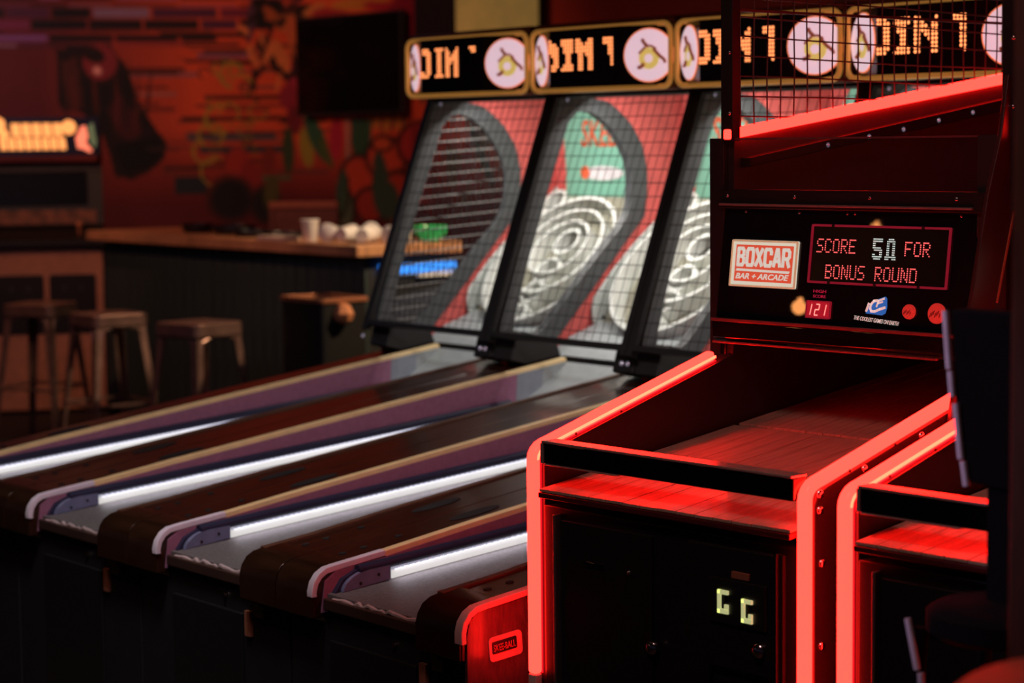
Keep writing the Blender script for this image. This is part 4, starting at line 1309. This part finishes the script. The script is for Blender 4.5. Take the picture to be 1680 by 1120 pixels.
ld = MB().prism([(0.62, NZ(0.62) - 0.075), (0.62, NZ(0.62) - 0.055), (1.60, NZ(1.60) - 0.045), (1.60, NZ(1.60) - 0.075)], 0.016, 0.045).build('inner_ledge', BLACK, iroot, bevel=0.002)
for yy, zz in ((0.88, 1.589), (1.026, 1.607), (1.152, 1.623), (1.286, 1.644), (1.42, 1.663)):
    MB().dome((0.045, yy, zz), (1, 0, 0), 0.0055, 0.004).build('stud', STUD, ld, smooth=True)
MB().box(-0.01, 0.745, 1.63, 1.66, 0.9, 2.25).build('cage_back_wall', CAGEM, iroot)
MB().box(0.016, 0.705, 0.66, 1.63, 1.185, 1.205).build('neon_block_deck', BLACKM, iroot)  # unseen slab added to keep the upper neon off the lane
sn = MB()
for k in range(46):
    y_ = 0.615 + k * 0.0445
    if y_ > 1.6: break
    sn.tube([(0.02, y_ + 0.002 * math.sin(zz * 20 + k), zz) for zz in np.linspace(NZ(y_), 2.2, 6)], 0.0019, 5, caps=False)
for k in range(14):
    z_ = 1.655 + k * 0.0425
    ys_ = [y_ for y_ in np.linspace(0.60, 1.60, 8) if z_ - 0.014 * (y_ - 0.6) > NZ(y_) - 0.02]
    if len(ys_) > 1:
        sn.tube([(0.0225, y_, z_ - 0.014 * (y_ - 0.6) + 0.0015 * math.sin(7 * y_ + k)) for y_ in ys_], 0.0019, 5, caps=False)
sn.build('side_net', WIRE, iroot, kind='stuff')
MB().box(0.018, 0.026, 0.60, 1.60, 1.878, 1.884).build('net_rail', WIRE, iroot)
# slanting wing on the right flank
WG = [(0.57, 1.72), (0.548, 1.606), (0.508, 1.491), (0.462, 1.30), (0.414, 1.145), (0.396, 1.07), (0.48, 1.07), (0.50, 1.145), (0.535, 1.288), (0.575, 1.42), (0.612, 1.541), (0.65, 1.72)]
wgo = MB().prism(WG, 0.737, 0.747).build('side_wing', mat('dark_red_brown_wing', (0.05, 0.015, 0.014), 0.4), iroot, bevel=0.002)
MB().prism([(0.612, 1.541), (0.575, 1.42), (0.535, 1.288), (0.539, 1.286), (0.580, 1.418), (0.617, 1.539)], 0.747, 0.749).build('wing_edge_highlight', mat('orange_edge_highlight', (0.7, 0.25, 0.14), 0.35, metal=0.5), wgo)  # orange light on the rear edge painted as a coloured strip
MB().box(0.0, 0.735, 0.66, 1.63, 2.25, 2.28).build('cage_top', BLACK, iroot)

i2 = copy_tree(iroot)
i2.location = (0.804, 0.0, 0)
i2['label'] = 'red neon-edged black roller cabinet at the right edge, its plank shelf showing, mostly cut off'

# ================================================================== BAR AND BACKGROUND
# bar: long front run plus return end
BZ = 1.13
bar = thing('bar_counter', 'long wooden-topped bar counter with dark teal boarded front behind the stools', 'bar counter', (-6.2, 3.6, 0))
def rel(o_, x, y, z=0): return (x - o_.location.x, y - o_.location.y, z - o_.location.z)
bd_ = Vector((-4.82 + 7.62, 3.29 - 3.51)).normalized()
bang = math.atan2(bd_.y, bd_.x)
Mb = Matrix.Translation(rel(bar, -7.66, 3.51)) @ Matrix.Rotation(bang, 4, 'Z')
BL = 2.85
bt_ = MB().box(0, BL, -0.0, 0.62, BZ - 0.055, BZ, M=Mb).build('bar_top', BARTOP, bar, bevel=0.006)
MB().box(0.05, BL - 0.06, 0.10, 0.56, 0.02, BZ - 0.057, M=Mb).build('bar_body', BLACKM, bar)
bm0 = None
nb = 26
w_ = (BL - 0.12) / nb
bmesh_board = MB().box(0.003, w_ - 0.003, 0.085, 0.10, 0.10, BZ - 0.06).mesh('bar_board', TEAL)
for k in range(nb):
    o = bpy.data.objects.new('bar_board', bmesh_board)
    COL.objects.link(o)
    o.parent = bar
    p_ = Mb @ Vector((0.06 + k * w_, random.uniform(-0.003, 0.003), 0))
    o.location = p_
    o.rotation_euler = (0, 0, bang)
MB().box(0.05, BL - 0.06, 0.09, 0.12, 0.0, 0.10, M=Mb).build('kick_board', BLACKM, bar)
# blue light rail under the bar end
eb = MB().box(BL - 0.055, BL - 0.035, 0.16, 0.60, BZ - 0.145, BZ - 0.10, M=Mb).build('blue_light_rail', BLUEL, bar)
MB().box(BL - 0.055, BL - 0.030, 0.38, 0.62, BZ - 0.165, BZ - 0.148, M=Mb).build('white_rail', WHITEL, bar)

def onbar(u, v):
    q = Mb @ Vector((u, v, BZ))
    return (q.x + bar.location.x, q.y + bar.location.y, BZ)


# white tumblers lying tilted on the bar end
def tumbler():
    r_ = thing('tumbler', '', 'cup')
    MB().lathe([(0.026, 0), (0.028, 0.002), (0.036, 0.085), (0.0375, 0.088), (0.034, 0.088), (0.026, 0.006), (0.001, 0.005)], (0, 0, 0), (0, 0, 1), 20).build('cup_body', CUP, r_, smooth=True)
    MB().lathe([(0.0365, 0.082), (0.039, 0.084), (0.039, 0.089), (0.0365, 0.091)], (0, 0, 0), (0, 0, 1), 20).build('cup_rim', CUP, r_, smooth=True)
    return r_
t0 = tumbler()
spots = [(2.28, 0.10, 0, 0), (2.42, 0.16, 62, 30), (2.56, 0.10, 66, 200), (2.62, 0.27, 58, 35), (2.76, 0.09, 64, 215), (2.69, 0.38, 0, 0), (2.78, 0.30, 66, 20)]
tl = ['white cup standing leftmost in the cup row on the bar', 'white cup tipped over second from left in the row on the bar', 'white cup tipped over third from left in the row on the bar',
      'white cup leaning behind the others near the bar corner', 'white cup tipped over at the bar corner', 'white cup standing behind the net next to the green bowl',
      'white cup tipped over just left of the alley machine frame']
for i, (u, v, tilt, rz) in enumerate(spots):
    o = t0 if i == 0 else copy_tree(t0)
    x_, y_, z_ = onbar(u, v)
    o.location = (x_, y_, z_ + (0.042 if tilt else 0.0))
    o.rotation_euler = (R(tilt + (24 if tilt else 0)), 0, R(rz))
    o['label'] = tl[i]
    o['group'] = 'white cups on the bar end'
    o.scale = (1.2, 1.2, 1.2)
x_, y_, z_ = onbar(2.75, 0.50)
gb = thing('salad_bowl', 'shiny green glass bowl on the bar end behind the net', 'bowl', (x_, y_, z_))
MB().lathe([(0.035, 0), (0.04, 0.004), (0.07, 0.035), (0.085, 0.075), (0.081, 0.076), (0.066, 0.038), (0.03, 0.01), (0.001, 0.008)], n=24).build('bowl_body', GRN, gb, smooth=True)
x_, y_, z_ = onbar(2.04, 0.06)
tag(MB().box(-0.13, 0.13, -0.05, 0.05, 0, 0.022).build('napkin_stack', PAPER, loc=(x_, y_, z_), rot=(0, 0, bang), bevel=0.003), 'pale stack of napkins at the front edge of the bar', 'napkins')
# dark clutter along the bar
lb = ['round dark ashtray at the left on the bar top', 'dark low tray in the middle of the bar top', 'small dark dish right of the middle on the bar top', 'dark tray left of the napkin stack on the bar top']
for i, (u, v, rx_, h_) in enumerate([(0.82, 0.28, 0.09, 0.05), (1.18, 0.30, 0.12, 0.05), (1.54, 0.20, 0.10, 0.035), (1.80, 0.24, 0.11, 0.03)]):
    x_, y_, z_ = onbar(u, v)
    tr_ = MB().lathe([(rx_ * 0.8, 0), (rx_, h_ * 0.5), (rx_, h_), (rx_ * 0.92, h_), (rx_ * 0.85, h_ * 0.3), (0.001, h_ * 0.25)], n=24).build('serving_tray', DARKIT, loc=(x_, y_, z_), smooth=True)
    tag(tr_, lb[i], 'tray')
# black bin at the bar end
bn = thing('waste_bin', 'black waste bin with copper rim below the bar corner', 'bin', (-4.86, 3.12, 0), bang)
MB().prism(rrect(0, 0, 0.36, 0.26, 0.03), 0.02, 0.88, 'z').build('bin_body', CABK, bn, bevel=0.004)
MB().ring(rrect(0, 0, 0.375, 0.275, 0.03), rrect(0, 0, 0.33, 0.23, 0.02), 0.88, 0.90, 'z').build('bin_rim', mat('copper_rim', (0.45, 0.16, 0.08), 0.4, metal=0.4), bn, bevel=0.002)
MB().prism(rrect(0, 0, 0.30, 0.20, 0.03), 0.0, 0.02, 'z').build('bin_foot', CABK, bn)
cr = MB()
cr.lathe([(0.01, 0), (0.04, 0.02), (0.05, 0.05), (0.03, 0.09), (0.005, 0.10)], (0.20, -0.02, 0.78), (0, 0, 1), 7)
cr.build('bin_bag_corner', mat('orange_bag', (0.6, 0.22, 0.10), 0.5), bn)


# metal stools
def stool():
    s_ = thing('bar_stool', '', 'stool')
    H = 0.76
    seat = MB()
    seat.prism(rrect(0, 0, 0.31, 0.31, 0.045), H - 0.012, H, 'z')
    se = seat.build('seat', STOOLM, s_, bevel=0.004)
    sk = MB().ring(rrect(0, 0, 0.315, 0.315, 0.045), rrect(0, 0, 0.305, 0.305, 0.04), H - 0.06, H - 0.006, 'z')
    sk.build('seat_skirt', STOOLM, s_)
    for sx in (-1, 1):
        for sy in (-1, 1):
            a_ = Vector((sx * 0.14, sy * 0.14, H - 0.05))
            b_ = Vector((sx * 0.205, sy * 0.205, 0.0))
            lg_ = MB()
            for (ox, oy) in ((1, 0), (0, 1)):
                wv = 0.045
                p = [a_, a_ + Vector((-sx * ox, -sy * oy, 0)) * wv, b_ + Vector((-sx * ox, -sy * oy, 0)) * 0.024, b_]
                tck = Vector((-sx * oy, -sy * ox, 0)) * 0.004
                vs_ = p + [q + tck for q in p]
                lg_.add(vs_, [(0, 1, 2, 3), (7, 6, 5, 4), (0, 4, 5, 1), (1, 5, 6, 2), (2, 6, 7, 3), (3, 7, 4, 0)])
            lg_.build('leg', STOOLM, s_)
    t_ = 0.30
    q = 0.14 + (0.205 - 0.14) * (H - 0.05 - t_) / (H - 0.05)
    for (ax, ay, bx_, by_) in ((-1, -1, 1, -1), (1, -1, 1, 1), (1, 1, -1, 1), (-1, 1, -1, -1)):
        MB().tube([(ax * q, ay * q, t_), (bx_ * q, by_ * q, t_)], 0.008, 6).build('foot_rail', STOOLM, s_)
    for (ax, ay, bx_, by_) in ((-1, -1, 1, -1), (1, -1, 1, 1), (1, 1, -1, 1), (-1, 1, -1, -1)):
        dxy = Vector((bx_ - ax, by_ - ay, 0)).normalized()
        o_ = Vector((ax, ay, 0)) * 0.142
        e_ = Vector((bx_, by_, 0)) * 0.142
        MB().tube([o_ + Vector((0, 0, H - 0.16)) + dxy * 0.0, o_ + dxy * 0.035 + Vector((0, 0, H - 0.085)), o_ + dxy * 0.09 + Vector((0, 0, H - 0.066)),
                   e_ - dxy * 0.09 + Vector((0, 0, H - 0.066)), e_ - dxy * 0.035 + Vector((0, 0, H - 0.085)), e_ + Vector((0, 0, H - 0.16))], 0.006, 6).build('brace', STOOLM, s_)
    return s_
st0 = stool()
for i, (x_, y_, rz, lab) in enumerate([(-5.52, 2.86, 8, 'square metal bar stool nearest the alley machines, in front of the bar'),
                                       (-6.36, 2.86, -4, 'middle one of the three square metal bar stools'),
                                       (-7.26, 2.98, 30, 'square metal bar stool at the left, in front of the video game cabinet')]):
    o = st0 if i == 0 else copy_tree(st0)
    o.location = (x_, y_, 0)
    o.rotation_euler = (0, 0, R(rz))
    o['label'] = lab
    o['group'] = 'square metal stools along the bar'

# chair behind the bar
ch = thing('high_chair', 'dark red high chair backrest showing above the bar', 'chair', (-7.05, 4.62, 0), R(38))
MB().box(-0.21, -0.18, -0.02, 0.02, 0, 1.25).build('back_post', CHAIRR, ch, bevel=0.004)
MB().box(0.18, 0.21, -0.02, 0.02, 0, 1.25).build('back_post', CHAIRR, ch, bevel=0.004)
MB().box(-0.21, 0.21, -0.022, 0.022, 1.235, 1.275).build('top_rail', mat('chair_rail_red', (0.45, 0.12, 0.06), 0.5), ch, bevel=0.005)
MB().box(-0.18, 0.18, -0.012, 0.012, 0.90, 1.235).build('back_panel', CHAIRR, ch, bevel=0.003)
MB().box(-0.21, 0.21, -0.40, 0.02, 0.74, 0.78).build('seat', CHAIRR, ch, bevel=0.006)
for sx in (-1, 1):
    MB().box(sx * 0.19 - 0.018, sx * 0.19 + 0.018, -0.39, -0.35, 0, 0.74).build('leg', CHAIRR, ch)

# TV and lit picture on the back wall
tv = thing('television', 'black wall-mounted television left of the alley machine marquees', 'television', (-8.28, 5.93, 2.14))
MB().box(-0.58, 0.58, -0.03, 0.02, -0.335, 0.335).build('tv_case', TVFR, tv, bevel=0.006)
MB().box(-0.56, 0.56, -0.033, -0.030, -0.315, 0.32).build('tv_screen', TVM, tv)
MB().box(-0.12, 0.12, 0.02, 0.069, -0.12, 0.12).build('wall_mount', TVFR, tv)
pc = thing('lit_picture', 'amber-lit screen in a dark frame high on the wall above the marquees', 'screen', (-6.98, 5.93, 2.50))
MB().box(-0.60, 0.60, -0.02, 0.02, -0.31, 0.31).build('picture_frame', TVFR, pc, bevel=0.005)
MB().box(-0.18, 0.585, -0.024, -0.020, -0.24, 0.295).build('picture', PICT, pc)
MB().box(-0.55, 0.55, 0.02, 0.069, -0.1, 0.1).build('picture_mount', TVFR, pc)

# ---- video game cabinet at the far left
vg = thing('video_game_cabinet', 'upright video game cabinet with glowing orange marquee at the left edge', 'arcade machine', (-8.60, 3.76, 0), R(60.5))
# local: x right, -y front
SPV = [(-0.30, 0.0), (-0.30, 0.98), (-0.34, 1.02), (-0.33, 1.08), (-0.10, 1.14), (-0.02, 1.50), (-0.12, 1.56), (-0.14, 1.80), (0.42, 1.82), (0.42, 0.0)]
for x0_, x1_ in ((-0.37, -0.352), (0.352, 0.37)):
    MB().prism(SPV, x0_, x1_).build('side_panel', CABK, vg, bevel=0.003)
MB().prism([(-0.27, 0.02), (-0.27, 0.99), (0.40, 0.99), (0.40, 0.02)], -0.352, 0.352).build('lower_body', CABC, vg)
MB().prism([(-0.325, 1.01), (-0.325, 1.05), (-0.09, 1.12), (0.40, 1.12), (0.40, 1.0)], -0.352, 0.352).build('control_panel', CABK, vg, bevel=0.003)
MB().prism([(-0.075, 1.13), (-0.03, 1.40), (-0.01, 1.50), (0.10, 1.52), (0.40, 1.52), (0.40, 1.13)], -0.352, 0.352).build('screen_bezel', CABK, vg)
MB().prism([(-0.062, 1.255), (-0.030, 1.46), (-0.026, 1.46), (-0.058, 1.255)], -0.28, 0.28).build('game_screen', CRT, vg)
MB().prism([(-0.083, 1.14), (-0.069, 1.225), (-0.065, 1.225), (-0.078, 1.14)], -0.33, 0.33).build('bezel_art', mat('rust_bezel_art', (0.20, 0.06, 0.03), 0.6, noise=0.7, scale=14), vg)
mqv = MB().box(-0.352, 0.352, -0.125, 0.40, 1.56, 1.79).build('marquee_box', MQNV, vg)
mb = MB()
random.seed(3)
for (x0_, x1_, z0_, z1_, nn_) in ((-0.17, 0.14, 1.675, 1.755, 5), (-0.24, 0.16, 1.595, 1.668, 8)):
    ww = (x1_ - x0_) / nn_
    for k in range(nn_):
        xa = x0_ + k * ww
        c_ = 0.006
        mb.prism([(xa + 0.002 + c_, z0_), (xa + ww - 0.004, z0_), (xa + ww - 0.002, z0_ + c_), (xa + ww - 0.004 - c_, z1_), (xa + 0.004, z1_), (xa, z1_ - c_)], -0.129, -0.125, 'y')
mb.lathe([(0.05, 0), (0.05, 0.003)], (-0.25, -0.125, 1.745), (0, -1, 0), 16)
mb.lathe([(0.045, 0), (0.045, 0.003)], (0.175, -0.125, 1.73), (0, -1, 0), 16)
mb.lathe([(0.03, 0), (0.03, 0.003)], (-0.21, -0.125, 1.69), (0, -1, 0), 16)
mb.build('marquee_lettering', MQOR, mqv)
MB().prism([(0.225, 1.60), (0.215, 1.665), (0.25, 1.735), (0.275, 1.74), (0.29, 1.67), (0.275, 1.64), (0.315, 1.585), (0.30, 1.575), (0.25, 1.60)], -0.129, -0.125, 'y').build('marquee_figure', MQRD, mqv)
MB().prism([(-0.345, 1.66), (-0.345, 1.71), (-0.30, 1.715), (-0.26, 1.70), (-0.28, 1.675)], -0.129, -0.125, 'y').build('marquee_figure', MQRD, mqv)
MB().prism([(0.30, 1.64), (0.29, 1.735), (0.32, 1.76), (0.34, 1.64), (0.33, 1.60)], -0.129, -0.125, 'y').build('marquee_figure', MQGN, mqv)
for (x0_, x1_) in ((-0.29, 0.0), (0.03, 0.31)):
    cdv = MB().prism(rrect((x0_ + x1_) / 2, 0.66, x1_ - x0_, 0.36, 0.02), -0.278, -0.27, 'y').build('coin_door', CABK, vg, bevel=0.003)
    for k in (-0.05, 0.05):
        MB().box((x0_ + x1_) / 2 + k - 0.012, (x0_ + x1_) / 2 + k + 0.012, -0.284, -0.278, 0.74, 0.775).build('coin_slot', mat('dim_coin_slot', (0.05, 0.04, 0.05), 0.4), cdv)
jy = MB().cyl((0.22, -0.22, 1.07), (0, 0, 1), 0.006, 0.06, 10)
jy.lathe([(0.004, 0), (0.018, 0.01), (0.02, 0.02), (0.012, 0.034), (0.002, 0.038)], (0.22, -0.22, 1.12), (0, 0, 1), 14)
jy.build('joystick', mat('orange_ball_top', (0.7, 0.25, 0.12), 0.3), vg, smooth=True)

# ================================================================== NEAR RIGHT
# rear view of a high black chair standing in front of the second cabinet
hc = thing('bar_chair', 'black high-backed chair with rim light built as pale edge strips at the right edge', 'chair', (1.33, -0.30, 0))
bk = MB()
bk.prism([(-0.055, 1.352), (-0.045, 1.22), (-0.028, 1.12), (-0.018, 1.10), (0.10, 1.09), (0.10, 1.352)], -0.02, 0.02, 'y')
bk.build('backrest', DARKCH, hc, bevel=0.004)
for pts_ in ([(-0.060, 1.350), (-0.052, 1.265)], [(-0.050, 1.262), (-0.046, 1.225)], [(-0.040, 1.215), (-0.030, 1.135)], [(-0.026, 1.132), (-0.020, 1.096)]):
    MB().tube([(p[0], -0.024, p[1]) for p in pts_], 0.0052, 8).build('rim_highlight', RIMHL, hc, smooth=True)  # light catching the chair's edge, built as pale strips
st_ = MB()
st_.lathe([(0.001, 0.0), (0.10, 0.0), (0.115, 0.008), (0.115, 0.035), (0.10, 0.045), (0.001, 0.047)], (0.05, -0.02, 0.885), (0, 0, 1), 28)
st_.build('seat', DARKCH, hc, smooth=True)
MB().box(0.01, 0.07, -0.014, 0.014, 0.93, 1.10).build('back_support', DARKCH, hc)
for (x0_, x1_, yy) in ((-0.055, -0.115, -0.08), (0.15, 0.20, -0.08), (-0.045, -0.09, 0.06), (0.14, 0.18, 0.06)):
    MB().tube([(x0_, yy, 0.89), (x1_, yy * 1.6, 0.0)], 0.011, 8).build('leg', DARKCH, hc)
for pts_ in ([(-0.066, 0.905), (-0.048, 0.832)], [(-0.042, 0.828), (-0.036, 0.775)]):
    MB().tube([(p[0], -0.10, p[1]) for p in pts_], 0.005, 8).build('rim_highlight', RIMHL, hc, smooth=True)

pst = MB().box(-0.10, 0.10, -0.06, 0.06, 0, 3.6).build('wooden_post', POSTM, loc=(1.675, -0.54, 0), bevel=0.008)
tag(pst, 'dark brown wooden post from floor to ceiling at the right edge', 'post')
# round oak table corner, bottom right
tb_ = thing('pub_table', 'round oak table top in the bottom right corner', 'table', (1.965, -0.85, 0))
MB().lathe([(0.001, 0.97), (0.225, 0.97), (0.235, 0.975), (0.235, 0.993), (0.225, 1.0), (0.001, 1.0)], n=48).build('table_top', TABLEW, tb_, smooth=True)
MB().lathe([(0.001, 0.93), (0.20, 0.93), (0.20, 0.969), (0.001, 0.969)], n=48).build('table_apron', BLACKM, tb_, smooth=True)
MB().lathe([(0.001, 0), (0.18, 0), (0.18, 0.02), (0.03, 0.04), (0.03, 0.93), (0.001, 0.93)], n=24).build('pedestal', BLACKM, tb_, smooth=True)

# pendant bulbs of the room behind the photographer
def pendant(p, r_, lab):
    t_ = thing('pendant_bulb', lab, 'lamp', p)
    MB().lathe([(r_ * 0.3, r_ * 1.3), (r_ * 0.35, r_), (r_ * 0.9, r_ * 0.4), (r_, 0), (r_ * 0.8, -r_ * 0.6), (r_ * 0.3, -r_ * 0.95)], n=16).build('bulb', mat('warm_bulb', (1, 0.6, 0.3), 0.4, emit=(1.0, 0.36, 0.10), es=22), t_, smooth=True)
    MB().cyl((0, 0, r_ * 1.2), (0, 0, 1), 0.004, 3.6 - p[2] - r_ * 1.2, 6).build('cord', BLACKM, t_)
pendant((-2.696, -3.247, 2.207), 0.024, 'warm hanging bulb behind the photographer, lower of the far pair')
pendant((-2.62, -3.263 + 0.25, 2.36), 0.020, 'warm hanging bulb behind the photographer, upper of the far pair')
pendant((-1.71, -1.69, 1.60), 0.026, 'low warm hanging bulb in front of the alley machines')
